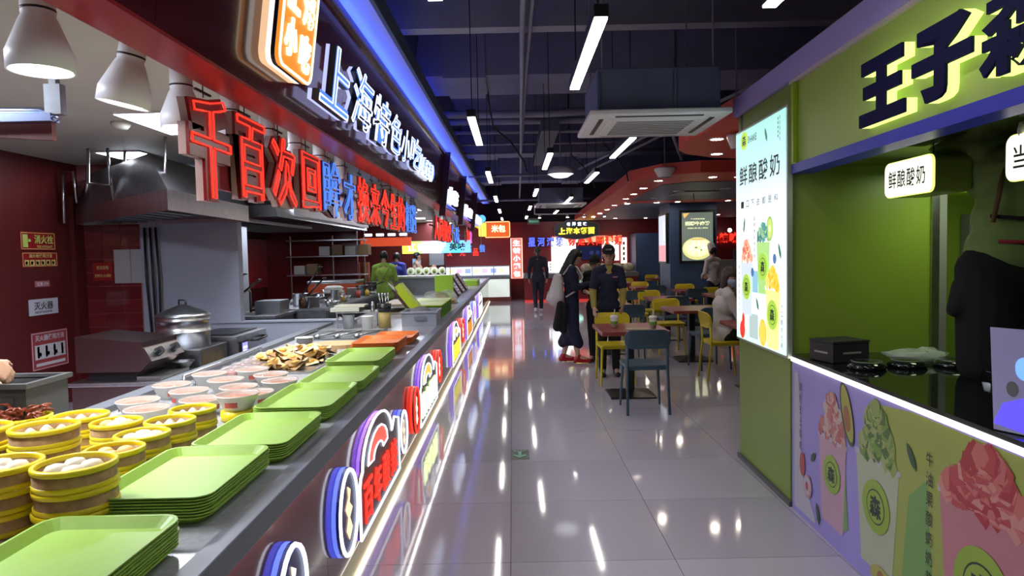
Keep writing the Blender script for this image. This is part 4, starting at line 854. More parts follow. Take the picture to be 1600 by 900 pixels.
# ------------------------------------------------------------ far kitchen behind the half wall
struct(MB().box(-4.85, -4.75, 7.5, 13.2, 0, 2.5), 'wall_left_far', redwall_m)
wl = bpy.data.objects['wall_left_far']; pm = MB().use(mat('red_glass_panel', (.38, .03, .035), .08, coat=.6)).box(0, .008, .01, .77, .0, .9).mesh('panel')
for k in range(7): o = bpy.data.objects.new('panel', pm); C.objects.link(o); o.parent = wl; o.location = (-4.75, 7.7 + k * .78, .95)
struct(MB().box(-4.85, -3.0, 13.1, 13.2, 0, 2.5), 'wall_kitchen_back', mat('kitchen_back_red', (.15, .012, .014), .25))
hood('extractor_hood', 'dark extractor hood over the cooking line beyond the half wall', -4.70, -2.75, 8.0, 12.9, 1.98, .14, .32)
tag(MB().box(-2.75, -2.72, 8.6, 12.9, 2.03, 2.20).build('hood_fascia', steel), 'pale steel strip along the front of the far extractor hood', 'panel')
t = thing('sink_unit', 'steel sink unit right behind the grey half wall', 'sink', (0, 0, 0)); MB().box(-3.9, -2.75, 7.75, 8.45, 0, .80).build('body', steeld, t, bevel=.004); MB().box(-3.92, -2.73, 7.73, 8.47, .80, .83).build('worktop', steel, t); MB().box(-3.5, -3.0, 7.9, 8.3, .8305, .834).build('basin', black, t)
MB().tube([(-3.25, 8.36, .83), (-3.25, 8.36, 1.08), (-3.25, 8.30, 1.12), (-3.25, 8.22, 1.10)], .016, 8).cone((-3.25, 8.36, .88), (-3.13, 8.36, .90), .012, .012, 8).build('faucet', steel, t)
MB().box(-3.1, -2.8, 8.1, 8.44, .83, .98).build('splash_box', steel, t)
t = thing('cooking_line', 'long steel cooking line of cabinets running back from the sink', 'counter', (0, 0, 0)); MB().box(-3.2, -2.36, 8.5, 11.9, 0, .82).build('body', steeld, t); MB().box(-3.22, -2.33, 8.48, 11.92, .82, .85).build('worktop', steel, t)
for k in range(6): d = MB().box(-2.36, -2.348, 8.53 + k * .56, 9.07 + k * .56, .08, .80).build('cabinet_door', mat('door_steel', (.33, .34, .37), .3, metal=1), t, bevel=.002); MB().cone((-2.34, 8.97 + k * .56, .55), (-2.34, 8.97 + k * .56, .70), .009, .009, 6).build('door_handle', steel, d)
def pot(x, y, z, r, h_, lab, m_=steel, handle=True):
    t = thing('cooking_pot', lab, 'pot', (x, y, z)); MB().lathe([(0, 0), (r, 0), (r, h_), (r * 1.05, h_), (r * .94, h_ * .98), (r * .94, .01), (0, .01)], n=20).build('pot_body', m_, t)
    if handle: MB().cone((r, 0, h_ * .8), (r + .12, .03, h_), .01, .012, 8).build('handle', black, t)
pot(-3.45, 8.0, .836, .14, .26, 'tall dark pot on the sink unit left of the faucet', steeld); pot(-2.6, 8.75, .852, .09, .13, 'small steel pot nearest on the cooking line'); pot(-2.85, 9.1, .852, .11, .16, 'second steel pot on the cooking line'); pot(-2.5, 9.5, .852, .06, .18, 'tall narrow steel canister on the cooking line', steel, False)
pot(-2.9, 10.0, .852, .16, .10, 'wide black wok pan in the middle of the cooking line', black); pot(-2.55, 10.7, .852, .08, .15, 'white enamel pot beyond the wok', whitep); pot(-2.48, 11.2, .852, .10, .17, 'steel pot in front of the orange steamer box'); pot(-2.45, 11.7, .852, .09, .2, 'steel pot at the far end of the cooking line')
for k, (x, y, a) in enumerate(((-3.5, 8.05, .5), (-3.35, 8.1, .35), (-2.9, 9.1, .6), (-2.84, 9.06, .3))): tag(MB().tube([(x, y, .90 if x > -3 else 1.0), (x + .3, y, 1.05 + a * .5)], .012, 6).ball((x + .32, y, 1.06 + a * .5), .03, .03, .012).build('ladle', black), 'black ladle handle sticking out of the pots, %s from the left' % ('first', 'second', 'third', 'fourth')[k], 'ladle', 'ladles in the pots')
tag(MB().lathe([(0, 0), (.12, .0), (.15, .03), (.11, .06), (.14, .08), (.10, .11), (0, .12)], (-2.62, 9.9, .96), 20).build('white_bundle', whitep), 'rounded white bundle on the wok pan', 'bundle')
random.seed(11)
for k in range(26):
    on_sink = k % 4 == 3; x = random.uniform(-3.75, -3.55) if on_sink else random.choice((-3.08, -2.72, -2.42)) + random.uniform(-.04, .04); y = 7.80 + .024 * k if on_sink else 8.62 + k * .118
    z = .831 if on_sink else .8515; kind = k % 3; r = random.uniform(.028, .05); hh = random.uniform(.07, .17)
    b = MB()
    if kind == 0: b.lathe([(0, 0), (r, 0), (r, hh * .7), (r * .4, hh * .85), (r * .4, hh), (0, hh)], n=14); nm = 'seasoning_bottle'; m_ = (mat('soy_brown', (.06, .02, .01), .2), mat('oil_yellow', (.45, .30, .04), .2), whitep)[k % 4 % 3]; lb = 'small seasoning bottle'
    elif kind == 1: b.lathe([(0, 0), (r, 0), (r * 1.7, hh * .5), (r * 1.6, hh * .5), (r * .9, .01), (0, .01)], n=16); nm = 'mixing_bowl'; m_ = (steel, whitep)[k % 2]; lb = 'small mixing bowl'
    else: b.lathe([(0, 0), (r * 1.2, 0), (r * 1.2, hh), (r * 1.1, hh), (r * 1.1, .01), (0, .01)], n=16); nm = 'food_tin'; m_ = (steel, mat('tin_red', (.35, .04, .03), .4))[k % 2]; lb = 'straight sided food tin'
    o = b.build(nm, m_); o.location = (x, y, z); tag(o, '%s on the %s, number %d counting away from the camera' % (lb, 'sink unit' if on_sink else 'cooking line', k + 1), nm.split('_')[1], 'kitchen clutter')
t = thing('hood_fill_strip', 'long pale strip added under the far extractor hood as kitchen fill light', 'lamp', (-3.5, 10.2, 1.985)); MB().box(-.06, .06, -1.5, 1.5, 0, .03).build('fill_strip_body', lampwhite, t)  # fixture added to go with the fill under the hood
t = thing('steamer_box', 'orange-sided steamer box with a steel lid on the cooking line', 'steamer', (-2.95, 11.5, .852)); MB().box(-.45, .35, -.3, .3, 0, .20).build('body', mat('orange_red', (.45, .07, .02), .4), t, bevel=.01); MB().box(-.46, .36, -.31, .31, .205, .25).build('lid', steel, t, bevel=.01); MB().box(-.1, .06, -.312, -.30, .10, .13).build('handle_slot', black, t)
t = thing('storage_rack', 'steel wire rack with boxes at the back of the far kitchen', 'rack', (-3.3, 12.85, 0))
for x in (-.9, -.1, .5): MB().cone((x, 0, 0), (x, 0, 1.9), .015, .015, 6).build('post', steel, t)
for z in (1.15, 1.50, 1.8): MB().box(-.92, .52, -.2, .2, z, z + .02).build('shelf', steel, t)
for k in range(6): tag(MB().box(-4.1 + k * .24, -3.9 + k * .24, 12.7, 12.98, 1.525 if k > 1 else 1.175, (1.525 if k > 1 else 1.175) + .17 + .03 * (k % 2)).build('storage_box', (mat('box_white', (.45, .44, .42), .6), mat('box_brown', (.22, .14, .08), .7))[k % 2], bevel=.004), 'box on the rear wire rack, %s from the left' % ('first', 'second', 'third', 'fourth', 'fifth', 'sixth')[k], 'box', 'boxes on the rear rack')
t = thing('power_cabinet', 'tall white cabinet door standing in the far kitchen', 'cabinet', (-4.0, 9.6, 0)); MB().box(-.20, .22, -.1, .1, 0, 1.95).build('body', mat('cab_white', (.42, .44, .48), .3), t, bevel=.01); MB().box(-.05, .05, -.105, -.10, 1.6, 1.7).build('vent', black, t)
tag(MB().box(-3.75, -3.70, 7.62, 7.66, 0, 1.65).build('white_board_edge', whitep), 'white board edge leaning behind the grey wall pillar', 'board')
t = thing('copper_boiler', 'row of copper coloured cylinders by the cook in green', 'boiler', (-3.2, 13.55, 0))
MB().box(-.5, .4, -.3, .3, 0, .9).build('base', steeld, t)
for k in range(4): MB().cone((-.35 + k * .2, 0, .9), (-.35 + k * .2, 0, 1.38), .09, .09, 12).build('cylinder', mat('copper', (.55, .22, .12), .35, metal=.6), t)

# ------------------------------------------------------------ far stalls
struct(MB().box(-5.5, -5.4, 7.5, 22.4, 0, 2.5), 'wall_stalls', redwall_m)
struct(MB().box(-5.4, -1.98, 20.0, 20.08, 0, 2.46), 'wall_stall_divider', redwall_m)
t = thing('rainbow_sign', 'wide rainbow coloured lit sign with white lettering inside the far stall', 'sign', M=frame((-3.05, 18.8, 1.55), *BACK))
b = MB(); cols = [(.9, .8, .1), (.5, .9, .2), (1, .6, .8), (1, 1, 1), (.2, .6, 1), (.1, .7, .9), (.2, .5, 1)]
for k, c in enumerate(cols): b.use(em('rainbow_%d' % k, c, 1.5)).box(k * .27, k * .27 + .269, 0, .34, -.03, .01)
b.build('lit_panels', None, t)
for x in (.1, 1.8): MB().cone((x, .34, -.01), (x, .905, -.01), .008, .008, 5).build('hanger_rod', steel, t)
b = MB().use(N_WHITE)
for k, c in enumerate('江南小厨'): b.text(c, .15 + k * .28, .06, .22, .22, .012, .02, .03)
b.use(dnav).text('美味', 1.3, .06, .45, .22, .012, .02, .03); b.build('lettering', None, t)
t = thing('neon_word_sign', 'pale blue and red neon characters hung in the far stall beyond the rainbow sign', 'neon sign', M=frame((-1.9, 19.5, 1.5), *BACK))
for k, c in enumerate('欢迎光临品尝'): MB().use(N_SKY if k % 2 else N_RED).text(c, k * .19, .05 - .1 * (k % 2 == 0), .16, .22, 0, .02, .03).build('letter', None, t)
MB().cone((.1, .2, -.01), (.1, .955, -.01), .006, .006, 5).build('hanger_rod', steel, t); MB().cone((1.0, .2, -.01), (1.0, .955, -.01), .006, .006, 5).build('hanger_rod', steel, t)
t = thing('stall_header', 'orange-red lit header over the stall behind the cook in green', 'sign', M=frame((-3.9, 17.5, 1.75), *BACK)); MB().use(em('header_red', (.9, .10, .03), .5)).box(0, 1.3, 0, .22, 0, .05).build('panel', None, t)
for x in (.1, 1.2): MB().cone((x, .22, .03), (x, .705, .03), .008, .008, 5).build('hanger_rod', steel, t)
for k in range(4): MB().use(N_WHITE).prism(rrect(.1 + k * .3, .3 + k * .3, .26, .33, .02), 0, .04).build('light_bar', None, t)
tag(MB().box(-2.45, -2.02, 19.92, 19.995, 1.2, 1.6).build('wall_cabinet', mat('grey_cab', (.20, .21, .23), .5)), 'grey wall box under the rainbow sign', 'box')
t = thing('small_poster', 'small blue poster under the rainbow sign', 'poster', M=frame((-2.95, 19.99, 1.0), *BACK)); MB().use(em('poster_blue', (.2, .4, .75), .7)).box(0, .24, 0, .4, 0, .01).use(whitep).box(.03, .21, .25, .34, .01, .012).build('sheet', None, t)
t = thing('glass_case', 'long grey serving case with round plates standing on it in the far stall', 'display case', (0, 0, 0)); MB().box(-2.75, -1.27, 13.2, 13.8, 0, 1.05).build('body', mat('case_grey', (.17, .18, .21), .4), t, bevel=.004); MB().box(-2.77, -1.25, 13.18, 13.82, 1.051, 1.09).build('top', steel, t); MB().box(-2.4, -1.9, 13.19, 13.199, .6, .95).build('front_panel', steeld, t)
for k in range(5):
    t = thing('display_plate', 'round pale plate standing on the far serving case, %s from the left' % ('first', 'second', 'third', 'fourth', 'fifth')[k], 'plate', (-2.02 + k * .155, 13.4, 1.175), 0, 'plates on the serving case'); b = MB(); b.M = Matrix.Rotation(math.radians(75), 4, 'X'); b.lathe([(0, .0), (.05, .0), (.082, .012), (.082, .018), (.05, .006), (0, .005)], n=20, sx=1.0); b.build('plate', mat('plate_pale', (.62, .70, .60), .4), t); b = MB(); b.M = Matrix.Rotation(math.radians(75), 4, 'X'); b.ball((0, 0, .02), .035, .035, .015); b.build('food', kgreend, t)
# last stall with glowing counter
t = thing('glowing_counter', 'white glowing stall counter with a lit display case at the far end of the aisle', 'display case', (0, 0, 0))
MB().box(-3.2, -.08, 21.3, 22.2, .72, .80).build('worktop', steeld, t); MB().box(-3.2, -.08, 21.35, 22.2, 0, .72).build('carcass', mat('case_base', (.25, .06, .06), .4), t)
MB().use(em('front_glow', (.80, .88, .82), .75)).box(-.80 - .0, -.12, 21.32, 21.35, .14, .70).build('lit_front', None, t)
MB().use(em('case_glow', (.75, .80, 1), 1.3)).box(-3.1, -.12, 21.5, 22.0, .81, 1.12).build('lit_case', None, t)
MB().use(steel).box(-3.1, -.12, 21.48, 21.495, .80, .83).box(-3.1, -.12, 21.48, 21.495, 1.10, 1.13).box(-.62, -.60, 21.47, 21.495, .8, 1.13).box(-1.3, -1.28, 21.47, 21.495, .8, 1.13).box(-2, -1.98, 21.47, 21.495, .8, 1.13).build('case_frame', None, t)
for k in range(9): MB().use((em('menu_pink', (1, .5, .8), 1.2), em('menu_blue', (.3, .4, 1), 1.2), em('menu_yel', (1, .9, .5), 1.2))[k % 3]).box(-2.6 + k * .27, -2.42 + k * .27, 21.492, 21.499, .90, 1.04).build('menu_card', None, t)
t = thing('orange_sign', 'orange rounded light box with pale characters high on the far red wall', 'sign', M=frame((-.90, 22.30, 2.02), *BACK)); MB().use(em('orange_face', (1, .16, .03), .75)).prism(rrect(0, .84, 0, .54, .05), 0, .08).build('face', None, t)
MB().use(em('orange_edge', (1, .55, .25), 2)).tube([(a, b_, .085) for a, b_ in rrect(.02, .82, .02, .52, .05)], .012, 5, True).build('outline', None, t); MB().use(em('cream_letter', (1, .85, .45), 2.5)).text('米包', .22, .18, .46, .24, .082, .1, .03).build('lettering', None, t)
t = thing('vertical_sign', 'tall narrow pink-edged light box with five white characters', 'sign', M=frame((-.06, 22.2, .68), *BACK)); MB().use(em('pink_face', (.8, .22, .16), .9)).box(0, .38, 0, 1.32, 0, .06).build('face', None, t)
for k, c in enumerate('生煎小笼包'[::-1]): MB().use(N_WHITE).text(c, .07, .06 + k * .25, .24, .20, .062, .08, .04).build('letter', None, t)
MB().use(em('pink_edge', (1, .6, .5), 2)).tube([(.01, .01, .065), (.37, .01, .065), (.37, 1.31, .065), (.01, 1.31, .065)], .012, 5, True).build('outline', None, t)
# red-wall stall in the middle
t = thing('back_counter', 'red fronted serving counter under the cloud-shaped sign at the far wall', 'counter', (0, 0, 0))
MB().box(.35, 3.85, 20.9, 22.3, 0, .72).build('carcass', redback, t); MB().box(.33, 3.87, 20.85, 22.3, .72, .86).build('worktop', mat('counter_steel', (.30, .32, .34), .35, metal=.6), t, bevel=.006); MB().box(.35, 3.85, 20.86, 20.9, .0, .05).build('kick_strip', em('kick_red', (.8, .05, .04), .6), t)
o_ = thing('oval_lit_sign', 'pale turquoise oval lit sign on the front of the far red counter', 'sign', M=frame((1.85, 20.86, .55), *BACK)); MB().use(em('oval_pale', (.5, .95, .85), 1.6)).prism(ell(0, 0, .30, .13), 0, .03).build('face', None, o_); MB().use(N_RED).box(-.3, -.1, -.24, -.1, .0, .03).build('red_tag', None, o_)
def backposter(name, lab, x0, x1, z0, z1, m_, deco=(), y=22.38):
    t = thing(name, lab, 'poster', M=frame((x0, y, z0), *BACK)); MB().box(0, x1 - x0, 0, z1 - z0, 0, .03).build('panel', m_, t)
    if deco:
        b = MB()
        for m2, P in deco: b.use(m2).flat(P, .0312)
        b.build('print', None, t)
pk = em('poster_pink', (1, .75, .70), 1.6); wl_ = em('poster_white', (.92, .98, .90), 2.6)
backposter('lit_menu', 'bright white lit menu panel on the far red wall', 1.28, 2.08, 1.02, 1.98, wl_, [(em('menu_line', (.7, .8, .6), 1.2), [(.1 + .12 * (k % 5), .1 + .16 * (k // 5)), (.18 + .12 * (k % 5), .1 + .16 * (k // 5)), (.18 + .12 * (k % 5), .14 + .16 * (k // 5)), (.1 + .12 * (k % 5), .14 + .16 * (k // 5))]) for k in range(25)])
backposter('blue_panel', 'dark blue panel with two pale rounds right of the lit menu', 2.10, 2.92, 1.25, 1.68, mat('blue_board', (.02, .035, .17), .3), [(mat('blue_round', (.08, .13, .45), .4), ell(.5, .22, .07, .07)), (mat('blue_round', (.08, .13, .45), .4), ell(.7, .22, .07, .07))])
backposter('dish_poster', 'pink and white poster with two dishes right of the blue panel', 2.95, 3.5, 1.2, 1.95, pk, [(em('dish_green', (.3, .4, .2), 1), ell(.16, .5, .1, .1)), (em('dish_white', (1, 1, 1), 1.5), ell(.4, .5, .1, .1)), (em('dish_red', (.8, .2, .15), 1), ell(.3, .2, .12, .12))])
backposter('strip_poster', 'narrow white poster with dark characters beside the blue wall', 3.56, 3.76, 1.1, 1.95, pk, [(kprint, [(.07, .1 + .17 * k), (.13, .1 + .17 * k), (.13, .2 + .17 * k), (.07, .2 + .17 * k)]) for k in range(4)])
backposter('banner', 'white and orange decorated banner behind the red neon characters', 1.3, 3.6, 1.82, 2.02, em('banner_glow', (1, .45, .25), 1.2), [(em('banner_white', (1, .95, .9), 2.5), [(.0, .0), (1.0, .02), (.9, .12), (.5, .08), (.3, .18), (0, .15)]), (em('banner_yel', (1, .7, .2), 2), ell(1.6, .1, .15, .07)), (em('banner_red', (1, .1, .05), 1.5), ell(1.2, .1, .1, .07))], 22.36)
backposter('small_monitor', 'white lit order screen standing on the far red counter', 1.1, 1.5, .88, 1.22, em('monitor_white', (.95, .97, 1), 1.8), [(kprint, [(.05, .06 + .09 * k), (.09, .06 + .09 * k), (.09, .1 + .09 * k), (.05, .1 + .09 * k)]) for k in range(3)], 21.2)
t = thing('cloud_sign', 'dark cloud-shaped sign with yellow characters and small white ones above', 'sign', M=frame((1.38, 22.30, 2.0), *BACK))
P = [(0, .05), (.0, .36), (.1, .45), (.3, .47), (.42, .56), (1.05, .56), (1.15, .47), (1.36, .45), (1.46, .36), (1.46, .05), (1.0, -.06), (.7, -.08), (.4, -.05)]
MB().prism(P, 0, .07).build('board', mat('cloud_board', (.03, .03, .045), .4), t); MB().use(mat('cloud_edge', (.25, .16, .22), .4)).tube([(a, b_, .075) for a, b_ in P], .012, 5, True).build('edge', None, t)
for k, c in enumerate('上海本帮面'): MB().use(em('yellow_letter', (1, .88, .04), 3)).text(c, .14 + k * .24, .09, .21, .21, .071, .09, .04).build('letter', None, t)
for k, c in enumerate('老弄堂味'): MB().use(N_WHITE).text(c, .40 + k * .18, .36, .12, .12, .071, .085, .04).build('small_letter', None, t)
t = thing('wall_neon_sentence', 'blue and red neon sentence across the far red wall', 'neon sign', M=frame((.50, 22.30, 1.66), *BACK))
for k, c in enumerate('星河滚烫你是人间理想'):
    x = k * .305 + (.10 if k > 3 else 0)
    g = MB().use(dblue if k < 4 else dred).text(c, x, .04, .27, .32, -.03, 0, .06).build('letter', None, t); MB().use(N_BLUE if k < 4 else N_RED).text(c, x + .015, .055, .24, .29, .001, .012, .025).build('neon_tube', None, g)
t = thing('far_neon_words', 'short blue and red neon words on the wall right of the screen pillar', 'neon sign', M=frame((6.15, 22.379, 1.70), *BACK))
for k, c in enumerate('你最辣味'): MB().use(N_BLUE if k < 1 else N_RED).text(c, k * .33, 0, .29, .34, .001, .02, .04).build('letter', None, t)
for k, (x, z) in enumerate(((6.45, 2.1), (7.0, 2.1), (6.25, 2.35))): tag(MB().ball((x, 21.9, z), .07).use(black).cone((x, 21.9, z + .06), (x, 21.9, 3.9), .005, .005, 5).build('globe_lamp', None) if False else MB().use(em('globe', (1, .85, .75), 3)).ball((x, 21.9, z), .07).use(black).cone((x, 21.9, z + .06), (x, 21.9, 3.89), .005, .005, 5).build('globe_lamp'), 'small white globe light above the neon words right of the pillar, %s' % ('left', 'right', 'upper')[k], 'lamp')
for k, (x, c) in enumerate(((1.7, .05), (2.2, 0), (2.65, .04), (3.15, 0), (3.5, .05))):
    t = thing('food_bag', 'clear bag of pale noodles standing on the far red counter, %s from the left' % ('first', 'second', 'third', 'fourth', 'fifth')[k], 'bag', (x + .1, 21.15, .862), 0, 'noodle bags'); MB().ball((0, 0, .14), .20, .12, .14, 12, 8).build('noodle_bag', mat('noodle_pale', (.55, .47, .35), .5, noise=.4, nscale=15, bump=.5), t)
# blue wall block and screen pillar
struct(MB().box(3.88, 4.75, 21.4, 22.4, 0, 2.05), 'wall_blue_block', bluewall)
struct(MB().box(4.75, 5.3, 21.9, 22.4, 0, 1.05), 'wall_red_low', redback)
struct(MB().box(3.36, 4.36, 14.5, 15.5, 0, 2.5), 'pillar_blue', bluewall)
def screen(name, lab, M, w_, h_):
    t = thing(name, lab, 'screen', M=M); MB().box(-.05, w_ + .05, -.05, h_ + .05, 0, .06).build('frame', black, t, bevel=.005)
    bg = em('scr_bg', (.16, .20, .17), .8); b = MB().use(bg).flat([(0, 0), (w_, 0), (w_, h_), (0, h_)], .0615)
    for k in range(12): b.use(em('scr_stripe', (.20, .25, .21), .8)).flat([(w_ * k / 12, h_ * .45), (w_ * k / 12 + .02, h_ * .45), (w_ * k / 12 + .02, h_ * .85), (w_ * k / 12, h_ * .85)], .062)
    b.use(em('scr_bowl', (.80, .78, .30), 1.0)).flat(ell(w_ * .5, h_ * .25, w_ * .49, h_ * .235), .0625).use(em('scr_soup', (.80, .84, .50), 1.1)).flat(ell(w_ * .5, h_ * .27, w_ * .44, h_ * .19), .063)
    b.use(em('scr_noodle', (.95, .95, .75), 1.2))
    for k in range(9): a = k * .7; b.flat(ell(w_ * (.5 + .22 * math.cos(a)), h_ * (.27 + .09 * math.sin(a)), w_ * .10, h_ * .022, 12, a), .0635)
    b.use(em('scr_green', (.25, .5, .12), .8)).flat(ell(w_ * .45, h_ * .27, .03, .02), .064).flat(ell(w_ * .62, h_ * .22, .02, .02), .064)
    b.use(em('scr_text', (.9, .95, .55), 1.2)).text('招牌牛肉粉', w_ * .10, h_ * .73, w_ * .8, h_ * .085, .0635, .0635, .03).text('经典口味 匠心熬制', w_ * .18, h_ * .66, w_ * .65, h_ * .03, .0635, .0635, .01).text('每日新鲜现做', w_ * .28, h_ * .85, w_ * .46, h_ * .03, .0635, .0635, .01)
    b.use(em('scr_orange', (.8, .5, .15), 1)).flat(ell(w_ * .5, h_ * .44, w_ * .25, h_ * .015), .0635).flat([(.02, h_ * .98), (w_ * .25, h_ * .99), (.05, h_ * .88)], .0635); b.build('picture', None, t)
screen('wall_screen', 'large upright lit screen showing a bowl of noodles on the blue pillar', frame((3.60, 14.5, 1.26), *BACK), .66, 1.02)
t = thing('side_screen', 'narrow upright lit poster on the left side of the blue pillar', 'screen', M=frame((3.36, 15.35, 1.25), (0, -1, 0), (0, 0, 1))); MB().box(0, .74, -.04, 1.04, 0, .06).build('frame', black, t); MB().use(em('side_pic', (.55, .60, .70), 1.2)).box(.04, .70, 0, 1.0, .061, .062).use(em('side_pink', (.8, .35, .4), .9)).box(.04, .70, 0, .35, .0621, .063).use(N_WHITE).box(.5, .62, .45, .85, .0621, .0632).build('picture', None, t)
t = thing('back_kitchen_unit', 'white and steel serving unit behind the cook in the white hat', 'counter', (0, 0, 0)); MB().box(5.0, 7.6, 18.5, 19.1, 0, 1.2).build('body', mat('unit_grey', (.35, .34, .33), .5), t)
for k in range(8): MB().box(6.0 + k * .12, 6.06 + k * .12, 18.44, 18.48, 1.2, 1.5).build('vent_slat', steel, t)
# ------------------------------------------------------------ dining furniture
def make_chair(m, nm):
    t = thing('dining_chair', '', 'chair')
    MB().prism(rrect(-.20, .20, -.19, .20, .05), .425, .447).build('seat', m, t, bevel=.006)
    b = MB(); n_ = 9
    P = rrect(-.205, .205, .60, .775, .07, 5); cur = lambda x: -.20 - .03 + .09 * (x / .205) ** 2 * .45
    V = [(x, cur(x) - .012 - .03 * (z - .6) / .175, z) for x, z in P] + [(x, cur(x) + .012 - .03 * (z - .6) / .175, z) for x, z in P]; q = len(P)
    b.add(V, [tuple(range(q)), tuple(range(q, 2 * q))[::-1]] + [(i, q + i, q + (i + 1) % q, (i + 1) % q) for i in range(q)]); o = b.build('backrest', m, t)
    for s_ in (-1, 1):
        MB().tube([(s_ * .19, -.235, 0), (s_ * .182, -.19, .43), (s_ * .18, -.205, .70)], .013, 8).build('leg', m, t)
        MB().cone((s_ * .19, .20, 0), (s_ * .165, .16, .43), .011, .015, 8).build('leg', m, t)
    MB().box(-.17, .17, -.18, -.16, .40, .425).box(-.17, .17, .14, .16, .40, .425).box(-.175, -.155, -.17, .15, .40, .425).box(.155, .175, -.17, .15, .40, .425).build('seat_frame', m, t)
    return t
CB = make_chair(bluechair, 'blue'); CY = make_chair(yelchair, 'yellow'); fc = {CB.name: True, CY.name: True}
def chair(p, x, y, r, lab, grp='dining chairs'):
    lab = ('blue-grey' if p is CB else 'yellow') + ' plastic dining chair ' + lab
    if fc[p.name]: p.location = (x, y, .0005); p.rotation_euler = (0, 0, r); p['label'] = lab; p['group'] = grp; fc[p.name] = False
    else: dup(p, (x, y, .0005), r, lab, grp)
def make_table():
    t = thing('dining_table', '', 'table')
    MB().box(-.335, .335, -.41, .41, .668, .70).build('tabletop', tabletop_m, t, bevel=.004)
    MB().box(-.337, .337, -.412, .412, .660, .667).build('edge_band', tableedge, t)
    MB().box(-.04, .04, -.04, .04, .05, .66).build('pedestal', black, t, bevel=.004)
    MB().add([(-.23, -.23, 0), (.23, -.23, 0), (.23, .23, 0), (-.23, .23, 0), (-.23, -.23, .015), (.23, -.23, .015), (.23, .23, .015), (-.23, .23, .015), (-.05, -.05, .055), (.05, -.05, .055), (.05, .05, .055), (-.05, .05, .055)],
             [(0, 3, 2, 1), (0, 1, 5, 4), (1, 2, 6, 5), (2, 3, 7, 6), (3, 0, 4, 7), (4, 5, 9, 8), (5, 6, 10, 9), (6, 7, 11, 10), (7, 4, 8, 11), (8, 9, 10, 11)]).build('base_plate', black, t)
    return t
T0 = None
tabs = [(1.19, 6.98, 'nearest, with two drink cups beside the aisle'), (2.61, 7.08, 'beside the kiosk in front of the masked woman'), (1.42, 9.95, 'behind the group of three standing people'), (2.40, 9.15, 'right of the aisle in the second row, catching a bright reflection'),
        (2.58, 11.35, 'third row, left one'), (3.75, 11.9, 'third row, right one behind the masked woman'), (2.25, 13.2, 'fourth row, left one'), (3.55, 13.45, 'directly in front of the blue pillar'), (2.95, 14.9, 'fifth row beside the pillar'), (4.2, 19.4, 'last one before the blue wall'), (3.0, 17.2, 'sixth row, left of the pillar')]
for x, y, s_ in tabs:
    L = 'red-brown dining table, ' + s_
    if T0 is None: T0 = make_table(); T0.location = (x, y, .0005); T0['label'] = L; T0['group'] = 'dining tables'
    else: dup(T0, (x, y, .0005), 0, L, 'dining tables')
chair(CB, 1.20, 6.30, 0, 'in front of the nearest table, its back to the camera'); chair(CY, 1.14, 7.66, PI, 'on the far side of the nearest table')
chair(CY, 2.40, 7.76, -PI / 2, 'on which the masked woman sits'); chair(CY, 2.88, 6.45, .0, 'at the near side of the table beside the kiosk')
chair(CB, 2.45, 8.52, .12, 'at the near side of the second row table'); chair(CY, 2.25, 9.82, PI, 'at the far side of the second row table')
chair(CB, 1.55, 9.25, 0, 'behind the standing people'); chair(CY, 1.50, 10.6, PI, 'at the far side of the table behind the standing people')
chair(CB, 2.50, 10.68, .1, 'at the near side of the third row left table'); chair(CY, 2.45, 12.05, PI, 'at the far side of the third row left table')
chair(CB, 3.7, 11.2, 0, 'at the near side of the third row right table'); chair(CY, 3.78, 12.6, PI, 'at the far side of the third row right table')
chair(CB, 2.2, 12.5, 0, 'at the near side of the fourth row left table'); chair(CY, 2.18, 13.9, PI, 'at the far side of the fourth row left table')
chair(CB, 3.4, 12.77, 0, 'in front of the table before the blue pillar'); chair(CY, 3.62, 14.12, PI, 'between the blue pillar and its table')
chair(CY, 2.95, 15.6, PI, 'at the far side of the fifth row table'); chair(CY, 4.15, 20.1, PI, 'at the far side of the last table'); chair(CY, 3.0, 17.9, PI, 'at the far side of the sixth row table')
chair(CB, 2.95, 14.2, 0, 'at the near side of the fifth row table'); chair(CB, 4.2, 18.7, 0, 'at the near side of the last table')
chair(CY, 2.05, 11.4, -PI / 2, 'side-on at the left of the third row left table')
def cup(x, y, lab):
    t = thing('drink_cup', lab, 'cup', (x, y, .7015))
    MB().lathe([(0, 0), (.028, 0), (.040, .105), (0, .106)], n=18).build('cup_body', mat('milky_cup', (.60, .62, .55), .2), t); MB().lathe([(.0395, .04), (.0415, .07), (.034, .035)][:2], n=18).build('green_label', mat('cup_label', (.20, .42, .08), .4), t)
    MB().lathe([(.043, .105), (.043, .113), (.036, .128), (0, .130)], n=18).build('lid', whitep, t); MB().cone((0, 0, .12), (.006, 0, .19), .005, .005, 6).build('straw', whitep, t)
cup(1.03, 6.95, 'drink cup with white lid and straw on the left side of the nearest table'); cup(1.40, 6.82, 'drink cup with white lid and straw on the right side of the nearest table')
tag(MB().prism(rrect(1.12, 1.36, 6.68, 6.80, .01), .7015, .712).build('paper_sheet', mat('tan_paper', (.50, .42, .28), .7)), 'folded tan paper lying on the nearest table', 'paper')
tag(MB().lathe([(0, 0), (.02, 0), (.022, .05), (.01, .065), (.01, .08), (0, .081)], (4.05, 19.2, .702), 12).build('sauce_bottle', whitep), 'small white bottle on the last table before the blue wall', 'bottle')
tag(MB().lathe([(0, 0), (.025, 0), (.025, .05), (.012, .065), (.012, .09), (0, .091)], (1.55, 9.9, .702), 12).build('sauce_bottle', mat('pink_plastic', (.7, .45, .5), .4)), 'small pink bottle on the table behind the standing people', 'bottle')

